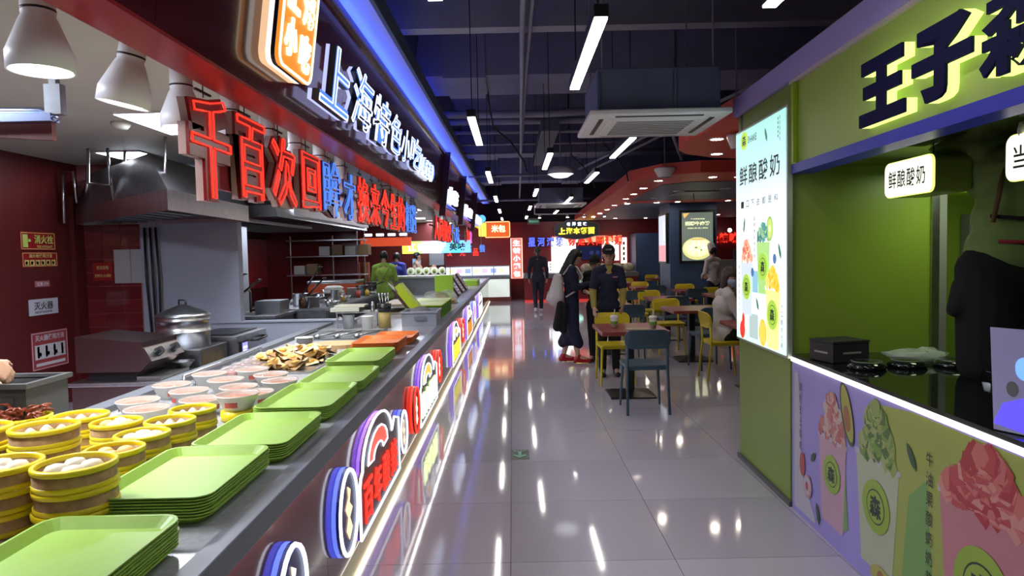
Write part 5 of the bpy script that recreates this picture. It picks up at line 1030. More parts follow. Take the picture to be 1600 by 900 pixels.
# ------------------------------------------------------------ drinks kiosk
KA = -math.atan(.027); KM = Matrix.Translation((1.60, 4.8, 0)) @ Matrix.Rotation(KA, 4, 'Z')
KF = frame((1.60, 4.8, 0), (-.027, -1, 0), (0, 0, 1))
k_ = thing('drinks_kiosk', 'lime-green drinks kiosk with lit sign fascia, black counter and fruit drink graphics', 'kiosk', M=KM)
def kb(name, m, *bx, bevel=0, kind=None):
    b = MB()
    for q in bx: b.box(*q)
    return b.build(name, m, k_, kind, bevel)
kb('tower', kgreend, (0, .76, -.04, 0, 0, 2.40), (0, .04, -.98, -.04, 0, 2.40), bevel=0)
kb('tower_end_wall', kgreen, (.0, .76, -.98, -.945, 0, 2.38))
kb('wall_post', steel, (.76, .80, -1.0, -.93, .0, 1.93)); kb('post_cover', mat('grey_post', (.22, .22, .22), .5), (.80, .84, -1.0, -.90, 0, 2.0))
kb('rear_wall', kgreen, (.84, 1.75, -.62, -.58, 0, 1.84), (2.3, 2.36, -4.6, -.6, 0, 2.4)); kb('lit_shelf_edge', em('green_glow', (.62, .85, .12), .9), (.86, 1.74, -.632, -.621, 1.80, 1.835))
kb('blackout_sheet', black, (.0, 2.3, -.10, -.05, 1.9, 2.40), (2.25, 2.3, -4.6, -.1, 1.85, 2.45))  # black sheets added so the gap inside the kiosk stays dark
kb('fascia_panel', kfascia, (.0, .10, -4.6, -1.06, 1.945, 2.40)); kb('fascia_return', kgreen2, (-.012, .0, -1.06, -.985, 1.90, 2.38), (-.03, -.012, -1.065, -1.05, 1.95, 2.38))
kb('upper_trim', kpurple, (-.03, .12, -4.6, .02, 2.405, 2.53)); kb('trim_bevel', mat('trim_cream', (.55, .50, .55), .4), (-.02, .0, -4.6, -.98, 2.385, 2.404))
kb('blue_band', kblue, (-.015, .0, -4.6, -1.0, 1.892, 1.944), (.0, .10, -4.6, -1.0, 1.892, 1.90)); kb('roof', mat('roof_dark', (.05, .05, .06), .7), (.12, 2.3, -4.6, .02, 2.45, 2.53))
kb('gloss_ceiling', mat('gloss_green_ceiling', (.05, .075, .02), .05, coat=.8), (.10, .80, -4.6, -.99, 1.925, 1.945))
kb('counter_body', mat('kiosk_body', (.12, .13, .12), .5), (.005, .68, -4.6, -.98, 0, .84)); kb('counter_top', blackgloss, (-.005, .72, -4.6, -.98, .866, .884)); kb('light_strip', LEDS, (-.012, .0, -4.6, -.985, .845, .865)); kb('strip_channel', black, (0, .70, -4.6, -.985, .841, .8655))
kb('floor_plinth', mat('plinth', (.10, .10, .10), .5), (-.02, -.001, -.98, .0, 0, .03)); kb('graphic_panel', mat('print_lilac', (.30, .26, .62), .35, noise=.05, nscale=2), (-.004, .004, -4.6, -.985, .0, .84))
# halo-lit letters
for c, a0, a1 in (('王', 1.86, 2.21), ('子', 2.26, 2.60), ('森', 2.64, 3.02)):
    g = MB(); g.M = KM.inverted() @ KF; bq = .03 if c == '森' else .055; g.use(em('halo', (.80, 1, .28), 1.3)).text(c, a0, 1.985, a1 - a0, .265, .003, .042, bq).use(navy).text(c, a0, 1.985, a1 - a0, .265, .042, .054, bq); g.build('letter', None, k_)
# front graphic
G = MB(); G.M = KM.inverted() @ KF; random.seed(5)
def pm_(n, c): return mat('print_' + n, tuple(q * .72 for q in c), .35)
yg = pm_('yellowgreen', (.42, .50, .10)); pg = pm_('pale_green', (.55, .62, .42)); gg = pm_('green_bar', (.22, .45, .12)); pink = pm_('pink', (.62, .25, .30)); pinkl = pm_('light_pink', (.66, .42, .55)); wht = pm_('white', (.62, .60, .72)); lime = pm_('lime', (.36, .55, .06)); dk = pm_('dark', (.02, .03, .02))
L_ = .0055
G.use(yg).flat([(1.86, .80), (2.2, .835), (4.58, .835), (4.58, .02), (2.1, .02), (2.0, .35)], L_).use(wht).flat([(1.02, .03), (1.02, .78), (1.07, .8), (1.10, .6), (1.12, .25), (1.3, .05), (1.3, .03)], L_)
G.use(gg).flat([(1.52, .62), (1.62, .62), (1.67, .15), (1.62, .12)], L_ + .0005).flat([(2.18, .50), (2.30, .60), (2.36, .05), (2.12, .05)], L_ + .0005)
def gcup(ca, zb, zt, wt, wb, cc, fruit, top, lr, lz=None, lay=.001, n_=70, mb=None, L0_=L_):
    mb = mb or G
    mb.use(cc).flat([(ca - wt / 2, zt), (ca + wt / 2, zt), (ca + wb / 2, zb), (ca - wb / 2, zb)], L0_ + lay).use(wht if mb is G else MATS['pw']).flat([(ca - wt / 2 - .01, zt + .012), (ca + wt / 2 + .01, zt + .012), (ca + wt / 2 + .01, zt - .01), (ca - wt / 2 - .01, zt - .01)], L0_ + lay + .0004)
    for i in range(n_):
        v = (i / n_); z = zt + .01 + (top - zt) * v * .92; hw = wt / 2 * (1 - v) ** .55 * .92; x = ca + random.uniform(-hw, hw); s_ = wt * random.uniform(.08, .14); a_ = random.random() * 3
        mb.use(fruit[i % len(fruit)]).flat([(x + s_ * math.cos(a_ + q) * random.uniform(.7, 1), z + s_ * math.sin(a_ + q)) for q in (0, 1.3, 2.6, 3.9, 5.1)], L0_ + lay + .0008 + .00002 * i)
    lz = lz or (zb + zt) / 2 - .03
    t1, t2 = (lime, dk) if mb is G else (MATS['pl'], MATS['pd'])
    mb.use(t1).flat(ell(ca, lz, lr, lr), L0_ + lay + .003).use(t2).flat(ell(ca, lz, lr * .66, lr * .66), L0_ + lay + .0034).use(t1).flat(ell(ca, lz, lr * .61, lr * .61), L0_ + lay + .0038).use(t2).text('森', ca - lr * .42, lz - lr * .42, lr * .84, lr * .84, L0_ + lay + .0042, L0_ + lay + .0042, .04)
gcup(1.50, .10, .53, .30, .24, pinkl, [pm_('f1', (.62, .22, .20)), pm_('f2', (.70, .42, .36)), pm_('f3', (.55, .15, .15)), pm_('f4', (.72, .55, .50))], .76, .095, .36)
gcup(1.93, .08, .56, .36, .26, pg, [pm_('g1', (.20, .38, .05)), pm_('g2', (.34, .46, .12)), pm_('g3', (.45, .52, .20)), pm_('g4', (.08, .18, .03))], .80, .115, .36, n_=110)
gcup(2.62, .04, .60, .48, .36, pink, [pm_('r1', (.60, .08, .09)), pm_('r2', (.72, .20, .18)), pm_('r3', (.50, .04, .06)), pm_('r4', (.78, .34, .28))], .795, .15, .33, n_=150)
gcup(3.6, .04, .60, .48, .36, pg, [pm_('r1', (.60, .08, .09)), pm_('g2', (.34, .46, .12))], .79, .15, .33, n_=60)
G.use(pm_('avo_skin', (.04, .09, .02))).flat(ell(1.66, .70, .055, .15, 24, .35), L_ + .004).use(pm_('avo_flesh', (.50, .50, .10))).flat(ell(1.665, .705, .045, .135, 24, .35), L_ + .0044).use(pm_('avo_pit', (.42, .17, .06))).flat(ell(1.665, .68, .032, .062, 20, .3), L_ + .0048)
leaf = pm_('leaf', (.03, .10, .04))
for a_, z_, r_, w_ in ((2.20, .66, 2.2, .06), (1.34, .10, 1.9, .06), (2.42, .06, 1.8, .05), (1.28, .38, .8, .04)): G.use(leaf).flat([(a_ + math.cos(r_) * w_ * t_ - math.sin(r_) * u_, z_ + math.sin(r_) * w_ * t_ + math.cos(r_) * u_) for t_, u_ in ((-1, 0), (-.4, .018), (.4, .016), (1, 0), (.4, -.016), (-.4, -.018))], L_ + .004)
G.use(pm_('peach', (.55, .08, .08))).flat(ell(1.14, .30, .035, .065), L_ + .004).use(pm_('peach_half', (.72, .35, .38))).flat(ell(1.21, .20, .055, .062), L_ + .0044).use(wht).flat(ell(1.205, .20, .042, .05), L_ + .0048).use(pm_('peach', (.55, .08, .08))).flat(ell(1.205, .20, .018, .025), L_ + .0052)
G.use(pm_('avo_flesh', (.50, .50, .10))).flat(ell(1.98, .07, .09, .045), L_ + .005).use(pm_('avo_pit', (.42, .17, .06))).flat(ell(1.98, .07, .03, .03), L_ + .0055)
G.use(dk)
for i, c in enumerate('蜜桃芝士酸奶'): G.text(c, 1.10, .70 - i * .065, .03, .045, L_ + .004, L_ + .004, .0)
for i, c in enumerate('牛油果酸奶奶昔'): G.text(c, 2.30, .66 - i * .075, .042, .055, L_ + .004, L_ + .004, .0)
for i, c in enumerate('西瓜啵啵酸奶'): G.text(c, 2.98, .60 - i * .095, .07, .08, L_ + .004, L_ + .004, .0)
G.build('printed_graphic', None, k_)
# lit poster on the tower
t = thing('lit_drink_poster', 'tall backlit white and mint drink poster on the end of the green kiosk', 'light box', M=KF)
MB().box(.035, .985, .855, 2.282, .001, .03).build('frame', mat('alu_frame', (.45, .50, .46), .35, metal=.6), t, bevel=.002)
pmg = bpy.data.materials.new('poster_gradient'); pmg.use_nodes = True; nt = pmg.node_tree; bs = nt.nodes['Principled BSDF']; tc = nt.nodes.new('ShaderNodeTexCoord'); sp_ = nt.nodes.new('ShaderNodeSeparateXYZ'); cr = nt.nodes.new('ShaderNodeValToRGB'); mr = nt.nodes.new('ShaderNodeMapRange')
mr.inputs[1].default_value = .867; mr.inputs[2].default_value = 2.267; nt.links.new(tc.outputs['Object'], sp_.inputs[0]); nt.links.new(sp_.outputs['Y'], mr.inputs[0]); nt.links.new(mr.outputs[0], cr.inputs[0]); nt.links.new(cr.outputs[0], bs.inputs['Emission Color']); nt.links.new(cr.outputs[0], bs.inputs['Base Color'])
bs.inputs['Emission Strength'].default_value = 1.05
e_ = cr.color_ramp.elements; e_[0].position = 0; e_[0].color = (.62, .92, .80, 1); e_[1].position = 1; e_[1].color = (.38, .78, .72, 1)
for p_, c_ in ((.12, (.75, .97, .92)), (.3, (.95, 1, 1)), (.6, (.86, .94, 1)), (.8, (.50, .78, .80))): q_ = e_.new(p_); q_.color = (*c_, 1)
MB().use(pmg).box(.052, .968, .870, 2.266, .030, .034).build('lit_face', None, t)
Z = MB(); Lz = .0345
def pe(n, c, s_=.9): return em('lp_' + n, c, s_)
MATS['pw'] = pe('white', (1, 1, 1), 1); MATS['pl'] = pe('lime', (.50, .85, .08), .75); MATS['pd'] = pe('dark', (.01, .06, .02), .3)
ink = mat('lp_ink', (.01, .03, .03), .5)
Z.use(pe('logo', (.55, .85, .05), .8)).flat(ell(.23, 2.20, .075, .06), Lz)
Z.use(ink).text('森', .19, 2.165, .08, .07, Lz + .0005, Lz + .0005, .02).text('SHAKE', .31, 2.17, .17, .045, Lz, Lz, .01)
for i, c in enumerate('鲜酿酸奶'): Z.text(c, .13 + i * .195, 1.905, .165, .13, Lz, Lz, .012)
for i, c in enumerate('一口下去都是料'): Z.text(c, .16 + i * .105, 1.755, .06, .045, Lz, Lz, .0)
for i, c in enumerate('真果肉新鲜现做'): Z.text(c, .42, 1.66 - i * .04, .028, .028, Lz, Lz, .0)
for i, c in enumerate('满杯鲜果真实材料'): Z.text(c, .10, 1.34 - i * .042, .028, .030, Lz, Lz, .0)
for i, c in enumerate('大口酸奶芒果'): Z.text(c, .895, 1.13 - i * .045, .028, .030, Lz, Lz, .0)
for i in range(5): Z.box(.85 + .0, .86, 2.12 + i * .025, 2.135 + i * .025, Lz, Lz + .0005); Z.box(.88, .885, 2.10 + i * .03, 2.12 + i * .03, Lz, Lz + .0005)
lf = pe('leaf', (.06, .30, .16), .5)
for a_, z_, r_, w_ in ((.655, 2.17, 2.0, .05), (.23, 1.64, 1.3, .06), (.88, 1.465, 2.0, .055), (.49, 1.13, 2.1, .05)): Z.use(lf).flat([(a_ + math.cos(r_) * w_ * t_ - math.sin(r_) * u_, z_ + math.sin(r_) * w_ * t_ + math.cos(r_) * u_) for t_, u_ in ((-1, 0), (-.4, .016), (.4, .014), (1, 0), (.4, -.014), (-.4, -.016))], Lz + .001)
def lc(ca, zb, zt, wt, wb, cc, fr, top, lr, lz): gcup(ca, zb, zt, wt, wb, cc, fr, top, lr, lz, .001, 50, Z, Lz)
Z.use(pe('block', (.55, .72, .70), .8)).box(.33, .50, .90, 1.06, Lz, Lz + .0005).use(pe('water', (.35, .70, .85), .8)).box(.34, .50, 1.20, 1.34, Lz, Lz + .0004)
lc(.28, 1.04, 1.40, .25, .20, pe('cup_blue', (.72, .84, .92)), [pe('s1', (.9, .15, .08)), pe('s2', (1, .42, .25)), pe('s3', (1, .65, .45))], 1.53, .085, 1.23)
lc(.60, 1.20, 1.53, .24, .18, pe('cup_green', (.45, .80, .25)), [pe('k1', (.05, .25, .22)), pe('k2', (.10, .40, .35)), pe('k3', (.35, .65, .35))], 1.62, .085, 1.37)
lc(.765, .88, 1.24, .25, .19, pe('cup_yel', (.95, .90, .35)), [pe('m1', (1, .55, .02)), pe('m2', (1, .72, .05)), pe('m3', (1, .80, .2))], 1.36, .09, 1.085)
Z.use(pe('kiwi_skin', (.35, .55, .1))).flat(ell(.72, 1.60, .055, .075), Lz + .002).use(pe('kiwi', (.65, .85, .2))).flat(ell(.72, 1.60, .042, .06), Lz + .0024).use(pe('kiwi_core', (.95, 1, .7))).flat(ell(.72, 1.60, .015, .022), Lz + .0028)
Z.use(pe('berry', (.9, .05, .03), .8)).flat(ell(.19, .935, .055, .06), Lz + .003).flat(ell(.21, 1.0, .03, .05), Lz + .003).use(pe('blueb', (.10, .25, .55), .7)).flat(ell(.80, 1.42, .03, .03), Lz + .002).flat(ell(.40, 1.33, .03, .03), Lz + .002)
Z.use(pe('mango', (1, .65, .05))).flat(ell(.60, .96, .07, .085), Lz + .005).use(pe('mango2', (1, .8, .2)))
for i in range(3): Z.flat([(.56 + i * .03, .90), (.575 + i * .03, .90), (.575 + i * .03, 1.02), (.56 + i * .03, 1.02)], Lz + .0055)
Z.build('printed_picture', None, t)
# hanging light boxes inside the kiosk
def hbox(y0, y1, x, z0, z1, txt, lab, dep=.17):
    t = thing('hanging_light_box', lab, 'light box', M=frame((x, y1, z0), (-.027, -1, 0), (0, 0, 1))); w_ = y1 - y0; h_ = z1 - z0
    MB().prism(rrect(0, w_, 0, h_, .035), -dep, -.012).build('green_body', kgreen, t)
    MB().use(em('box_rim', (.80, 1, .2), 1.4)).prism(rrect(0, w_, 0, h_, .035), -.012, -.002).build('glowing_rim', None, t); MB().use(em('box_face', (1, 1, .82), 1.25)).prism(rrect(.004, w_ - .004, .004, h_ - .004, .033), -.002, .003).build('lit_face', None, t)
    n_ = len(txt); b = MB().use(ink)
    for i, c in enumerate(txt): b.text(c, w_ * .10 + i * w_ * .8 / n_, h_ * .25, w_ * .8 / n_ * .88, h_ * .5, .0035, .0035, .01)
    b.build('lettering', None, t); MB().cone((w_ * .8, h_, -.05), (w_ * .8, h_ + .038, -.05), .004, .004, 5).build('hanger', black, t)
hbox(3.0, 3.40, 1.86, 1.715, 1.885, '鲜酿酸奶', 'glowing rounded light box with four dark characters hanging under the kiosk fascia')
hbox(2.10, 2.53, 1.83, 1.705, 1.875, '当季鲜果', 'glowing rounded light box cut by the right edge of the photo')
t = thing('green_bracket_box', 'rounded green box behind the right light box, crossed by a brown strap', 'light box', M=frame((2.20, 3.02, 1.70), (-.027, -1, 0), (0, 0, 1))); MB().prism(rrect(0, .20, 0, .17, .035), -.12, 0).build('green_body', kgreend, t)
tag(MB().lathe([(0, 0), (.014, 0), (.018, .03), (.012, .06), (0, .06)], (1.84, 2.46, 1.855), 10).build('small_spot', lampwhite), 'tiny pale spot fitting above the right light box', 'lamp')
tag(MB().box(2.72, 2.94, 4.05, 4.13, 1.36, 1.66).build('wall_notice', mat('grey_notice', (.20, .20, .21), .6)), 'grey paper panel inside the kiosk behind the worker', 'notice')
# kiosk counter things
t = thing('black_box', 'closed black box with small pale lettering on the kiosk counter', 'box', (1.71, 3.56, .885), .25); MB().box(-.11, .11, -.09, .09, 0, .10).build('body', mat('box_black', (.02, .02, .028), .5), t, bevel=.004); MB().box(-.112, .112, -.092, .092, .101, .112).build('lid', mat('box_black', (.02, .02, .028), .5), t)
MB().use(mat('grey_print', (.30, .30, .32), .5)).box(-.05, .06, -.0915, -.0905, .045, .055).box(-.1115, -.1105, -.05, .05, .045, .055).build('lettering', None, t)
for k, (x, y, r) in enumerate(((1.72, 3.30, .085), (1.93, 3.32, .085), (2.15, 3.30, .09))):
    t = thing('round_dish', 'flat black covered round dish on the kiosk counter, ' + ('in front of the black box', 'middle one', 'right one with a pale tab')[k], 'lid', (x, y, .885)); MB().lathe([(0, 0), (r, 0), (r + .005, .01), (r * .9, .028), (r * .5, .036), (0, .037)], n=24).build('lid', blackgloss, t); MB().lathe([(r * .8, .034), (r * .82, .036), (r * .78, .0375)], n=24).build('rim_line', mat('rim_grey', (.25, .27, .28), .3), t)
cr_ = MB(); random.seed(3); cr_.ball((0, 0, .03), .16, .10, .032, 18, 9); o = cr_.build('crumpled_bag', mat('bag_film', (.55, .62, .60), .12, alpha=.5, bump=.8, nscale=25))
for v in o.data.vertices: v.co *= random.uniform(.85, 1.15); v.co.z = max(0, v.co.z)
tag(o, 'crumpled clear plastic bag behind the black lids', 'bag'); o.location = (2.08, 3.50, .885)
t = thing('acrylic_menu', 'tilted clear menu stand glowing blue at the right edge of the kiosk counter', 'menu stand', M=frame((1.535, 2.155, .888), (.42, -.90, .0), (-.07, -.03, 1))); b = MB().use(mat('menu_sheet_lilac', (.42, .42, .72), .2)).box(0, .30, 0, .33, 0, .004).use(em('menu_blue_glow', (.08, .06, 1), 1.6))
b.flat([(0, .02), (.12, .0), (.24, .02), (.3, .05), (.3, .09), (.2, .1), (.1, .12), (.03, .09)], .0045).use(em('menu_sky_glow', (.15, .35, 1), 1.4)).prism(rrect(.07, .26, .17, .245, .03), .004, .0046).use(mat('cup_grey', (.16, .16, .18), .4)).flat(ell(.06, .14, .018, .025), .0046).flat(ell(.15, .14, .03, .03), .0046).use(whitep).flat(ell(.15, .15, .02, .01), .005); b.build('menu_sheet', None, t); MB().box(0, .30, -.002, .004, -.05, .0).build('foot', clear, t)
tag(MB().box(2.05, 2.16, 2.9, 3.0, .885, .93).build('small_device', blackgloss, bevel=.004), 'small black device on the kiosk counter before the worker', 'device')

# ------------------------------------------------------------ people
def capsule(mb, p0, r0, p1, r1, n=12):
    p0 = Vector(p0); p1 = Vector(p1); d = p1 - p0; L = d.length; d = d.normalized() if L > 1e-6 else Vector((0, 0, 1)); u = d.orthogonal().normalized(); v = d.cross(u); prof = []
    for k in range(1, 5): a = PI / 2 * (1 - k / 4); prof.append((r0 * math.cos(a), -r0 * math.sin(a)))
    for k in range(0, 4): a = PI / 2 * k / 4; prof.append((r1 * math.cos(a), L + r1 * math.sin(a)))
    vs = [p0 - d * r0]
    for r, t_ in prof: vs += [p0 + d * t_ + (u * math.cos(2 * PI * i / n) + v * math.sin(2 * PI * i / n)) * r for i in range(n)]
    vs.append(p1 + d * r1); q = len(prof); fs = [(0, 1 + (i + 1) % n, 1 + i) for i in range(n)]
    for k in range(q - 1):
        for i in range(n): j = (i + 1) % n; fs.append((1 + k * n + i, 1 + k * n + j, 1 + (k + 1) * n + j, 1 + (k + 1) * n + i))
    fs += [(1 + (q - 1) * n + i, 1 + (q - 1) * n + (i + 1) % n, len(vs) - 1) for i in range(n)]
    mb.add(vs, fs, True)
def blob(name, caps, m, parent, vox=.011, it=2, flat=None, ells=()):
    b = MB()
    for c in caps: capsule(b, *c)
    for e in ells: b.ball(*e, 16, 10)
    me = b.mesh('tmp'); o = bpy.data.objects.new('tmp', me); C.objects.link(o)
    r = o.modifiers.new('r', 'REMESH'); r.mode = 'VOXEL'; r.voxel_size = vox; r.use_smooth_shade = True
    s_ = o.modifiers.new('s', 'SMOOTH'); s_.iterations = it; s_.factor = .5
    dg = bpy.context.evaluated_depsgraph_get(); m2 = bpy.data.meshes.new_from_object(o.evaluated_get(dg)); bpy.data.objects.remove(o); bpy.data.meshes.remove(me)
    m2.name = name; m2.materials.clear(); m2.materials.append(m)
    for p in m2.polygons: p.use_smooth = True
    q = bpy.data.objects.new(name, m2); C.objects.link(q); q.parent = parent; return q
def J(**kw):   # standing skeleton of a 1.7 m figure facing +Y
    j = dict(pel=(0, 0, .93), waist=(0, 0, 1.08), chest=(0, 0, 1.29), neck=(0, .0, 1.45), head=(0, .02, 1.60))
    for s_, n_ in ((-1, 'L'), (1, 'R')):
        j['hip' + n_] = (s_ * .085, 0, .90); j['kn' + n_] = (s_ * .09, .015, .49); j['an' + n_] = (s_ * .09, -.015, .09); j['toe' + n_] = (s_ * .10, .13, .035)
        j['sh' + n_] = (s_ * .165, 0, 1.40); j['el' + n_] = (s_ * .21, -.03, 1.13); j['wr' + n_] = (s_ * .215, .05, .89); j['hd' + n_] = None
    j.update(kw); return j
def head_caps(j, tilt=(0, 1, 0)):
    h = Vector(j['head']); f = Vector(tilt).normalized(); up = Vector((0, 0, 1)) - f * f.z; up.normalize(); s_ = f.cross(up)
    P = lambda a, b, c: tuple(h + s_ * a + f * b + up * c)
    c = [(P(0, -.015, .035), .080, P(0, .01, .03), .078), (P(0, .015, .0), .070, P(0, .035, -.075), .040), (P(0, .02, -.03), .062, P(0, .045, -.06), .040),
         (P(0, .075, .012), .012, P(0, .097, -.02), .014), (P(-.018, .072, -.052), .009, P(.018, .072, -.052), .009), (P(-.018, .068, -.066), .009, P(.018, .068, -.066), .009),
         (P(-.080, -.005, .012), .012, P(-.080, -.005, -.022), .010), (P(.080, -.005, .012), .012, P(.080, -.005, -.022), .010), (P(-.04, .065, .03), .012, P(.04, .065, .03), .012)]
    return c, P
def hand_caps(w, d, up, side, r=1.0, curl=.5):
    w = Vector(w); d = Vector(d).normalized(); up = Vector(up); up = (up - d * up.dot(d)).normalized(); s_ = d.cross(up) * side; c = []
    for k, a in enumerate((-.030, -.010, .010, .030)):
        b = w + d * .02 + s_ * a * .8; k1 = w + d * (.085 - abs(k - 1.4) * .004) + s_ * a; L = (.040, .046, .042, .033)[k]
        c.append((tuple(b), .014 * r, tuple(k1), .0115 * r)); k2 = k1 + d * L * (1 - curl * .4) - up * L * curl * .8 + s_ * a * .15; c.append((tuple(k1), .0095 * r, tuple(k2), .0085 * r)); k3 = k2 + d * L * .6 * (1 - curl) - up * L * .75 * curl; c.append((tuple(k2), .0085 * r, tuple(k3), .007 * r))
    t0 = w + d * .03 - s_ * .03; t1 = w + d * .06 - s_ * .058 - up * .012; t2 = t1 + d * .032 - s_ * .006 - up * .012; c += [(tuple(t0), .014 * r, tuple(t1), .0105 * r), (tuple(t1), .0105 * r, tuple(t2), .008 * r)]; return c
def person(name_lab, loc, rot, j, H=1.7, top=cl_black, sleeve='long', sleevem=None, legs='trousers', legm=cl_black, shoe=black, hair='short', look=(0, 1, 0), cap_=None, handd=None, female=False, hairmat=None, coat=0, face=True, bodyw=1.0):
    t = thing('person', name_lab, 'person', loc, rot); s_ = H / 1.7; t.scale = (s_, s_, s_)
    V = lambda a, b, f: tuple(Vector(a) + (Vector(b) - Vector(a)) * f)
    off = lambda p, x, y=0, z=0: (p[0] + x, p[1] + y, p[2] + z)
    hc, P = head_caps(j, look); W = bodyw
    torso = [(off(j['pel'], -.055), .098 * W, off(j['pel'], .055), .098 * W), (off(j['waist'], -.04), .088 * W, off(j['waist'], .04), .088 * W), (off(j['chest'], -.06), .100 * W, off(j['chest'], .06), .100 * W), (j['pel'], .10 * W, j['waist'], .095 * W), (j['waist'], .095 * W, j['chest'], .105 * W), (j['shL'], .055, j['neck'], .05), (j['shR'], .055, j['neck'], .05), (j['chest'], .10 * W, j['neck'], .055)]
    neck = [(j['neck'], .048, V(j['neck'], j['head'], .75), .047)]
    ua = []; fa = []; lg = []; ft = []; hd = []
    for n_, sd in (('L', -1), ('R', 1)):
        ua.append((j['sh' + n_], .050, j['el' + n_], .038)); fa.append((j['el' + n_], .038, j['wr' + n_], .025))
        lg += [(j['hip' + n_], .083, j['kn' + n_], .055), (j['kn' + n_], .053, V(j['kn' + n_], j['an' + n_], .35), .053), (V(j['kn' + n_], j['an' + n_], .35), .053, j['an' + n_], .034)]
        hl = off(j['an' + n_], 0, -.035, -.055); ft.append((hl, .032, j['toe' + n_], .027)); ft.append((j['an' + n_], .036, hl, .034)); ft.append((j['an' + n_], .034, j['toe' + n_], .024))
        d = Vector(j['wr' + n_]) - Vector(j['el' + n_]); up = (handd or {}).get(n_, (sd * .9, .2, .1)); hd += hand_caps(j['wr' + n_], d, up, sd)
    blob('body', hc + torso + neck + ua + fa + lg + ft + hd, skin, t, .0085, 2)
    g = lambda caps, a: [(c[0], c[1] + a, c[2], c[3] + a) for c in caps]
    sc = g(torso[:-1], .013) + [(j['chest'], .115 * W, V(j['chest'], j['neck'], .55), .07)]
    if coat: sc += [(off(j['pel'], -.05, 0, -coat), .12, off(j['waist'], -.03), .10), (off(j['pel'], .05, 0, -coat), .12, off(j['waist'], .03), .10), (off(j['pel'], -.05, 0, -coat), .12, off(j['pel'], .05, 0, -coat), .12)]
    if sleevem is None: sc += g(ua, .015) + (g([(c[0], c[1], V(c[0], c[2], .93), c[3]) for c in fa], .014) if sleeve == 'long' else [])
    else: sc += g([(c[0], c[1], V(c[0], c[2], .75), c[3] + .01) for c in ua], .018)
    blob('top', sc, top, t, .012, 2)
    if sleevem: 
        for i in (0, 1): blob('sleeve', g([(V(ua[i][0], ua[i][2], .6), ua[i][3] + .004, ua[i][2], ua[i][3])], .012) + g([(fa[i][0], fa[i][1], V(fa[i][0], fa[i][2], .93), fa[i][3])], .012), sleevem, t, .012)
    if legs == 'trousers':
        tc_ = g([(off(j['pel'], -.055), .098, off(j['pel'], .055), .098)], .010)
        for k in range(0, 6, 3): tc_ += [(lg[k][0], .098, lg[k][2], .068), (lg[k + 1][0], .066, V(lg[k + 1][0], lg[k + 2][2], .95), .052)]
        blob('trousers', tc_, legm, t, .012)
    elif legs == 'skirt':
        b_ = [(j['hipL'], .105, j['knL'], .09), (j['hipR'], .105, j['knR'], .09), (j['knL'], .09, (j['anL'][0], j['anL'][1], .30), .085), (j['knR'], .09, (j['anR'][0], j['anR'][1], .30), .085), ((0, j['anL'][1] + .05, .32), .07, (0, j['anR'][1] - .04, .32), .07), (j['pel'], .1, (0, 0, .4), .09), (off(j['pel'], -.05), .11, off(j['pel'], .05), .11)]
        blob('dress', b_, legm, t, .014)
    for k in (0, 3): blob('shoe', g(ft[k:k + 2], .008) + [(off(ft[k][2], 0, 0, -.005), .03, off(ft[k][0], 0, .02, 0), .03)], shoe, t, .009)
    hm_ = hairmat or hairm
    if hair == 'short': blob('hair', [(P(0, -.03, .045), .084, P(0, .0, .052), .082)] + ([(P(-.055, -.02, .0), .04, P(-.06, -.03, -.05), .02), (P(.055, -.02, .0), .04, P(.06, -.03, -.05), .02)]), hm_, t, .010)
    elif hair == 'long': blob('hair', [(P(0, -.025, .045), .088, P(0, .005, .05), .084), (P(-.055, -.03, .02), .05, P(-.075, -.03, -.16), .035), (P(.055, -.03, .02), .05, P(.075, -.03, -.16), .035), (P(0, -.06, .0), .065, P(0, -.09, -.30), .05), (P(-.04, -.06, -.1), .05, P(-.05, -.08, -.33), .03), (P(.04, -.06, -.1), .05, P(.05, -.08, -.33), .03)], hm_, t, .011)
    elif hair == 'ponytail':
        blob('hair', [(P(0, -.025, .045), .086, P(0, .0, .05), .083), (P(0, -.10, .04), .03, P(0, -.12, -.10), .032), (P(0, -.12, -.10), .032, P(.01, -.11, -.26), .016)], hm_, t, .010)
    elif hair == 'bob': blob('hair', [(P(0, -.025, .045), .090, P(0, .005, .052), .085), (P(-.06, -.02, .02), .045, P(-.075, -.01, -.11), .035), (P(.06, -.02, .02), .045, P(.075, -.01, -.11), .035), (P(0, -.06, .0), .06, P(0, -.06, -.12), .05)], hm_, t, .010)
    if face:
        for q in (-.03, .03):
            b_ = MB(); b_.ball(P(q, .078, .012), .0085, .0085, .006, 8, 6); b_.build('eye', hairm, t); MB().tube([P(q - .014, .083, .034), P(q, .088, .037), P(q + .014, .083, .034)], .003, 5).build('eyebrow', hairm, t)
        MB().tube([P(-.02, .080, -.059), P(0, .087, -.060), P(.02, .080, -.059)], .003, 5).build('mouth', mat('lips', (.30, .10, .09), .5), t)
    if cap_ == 'cap': blob('cap', [(P(0, -.015, .075), .088, P(0, .01, .072), .086)], cl_black, t, .010); MB().add([P(a, b_ , c) for a, b_, c in ((-.07, .06, .055), (-.05, .13, .045), (0, .155, .042), (.05, .13, .045), (.07, .06, .055), (-.07, .06, .065), (-.05, .13, .055), (0, .155, .052), (.05, .13, .055), (.07, .06, .065))], [(0, 1, 2, 3, 4), (9, 8, 7, 6, 5), (0, 5, 6, 1), (1, 6, 7, 2), (2, 7, 8, 3), (3, 8, 9, 4)]).build('cap_peak', cl_black, t)
    if cap_ == 'white': blob('hat', [(P(0, -.01, .06), .090, P(0, .0, .16), .085)], cl_white, t, .010)
    return t, P
PI2 = PI / 2
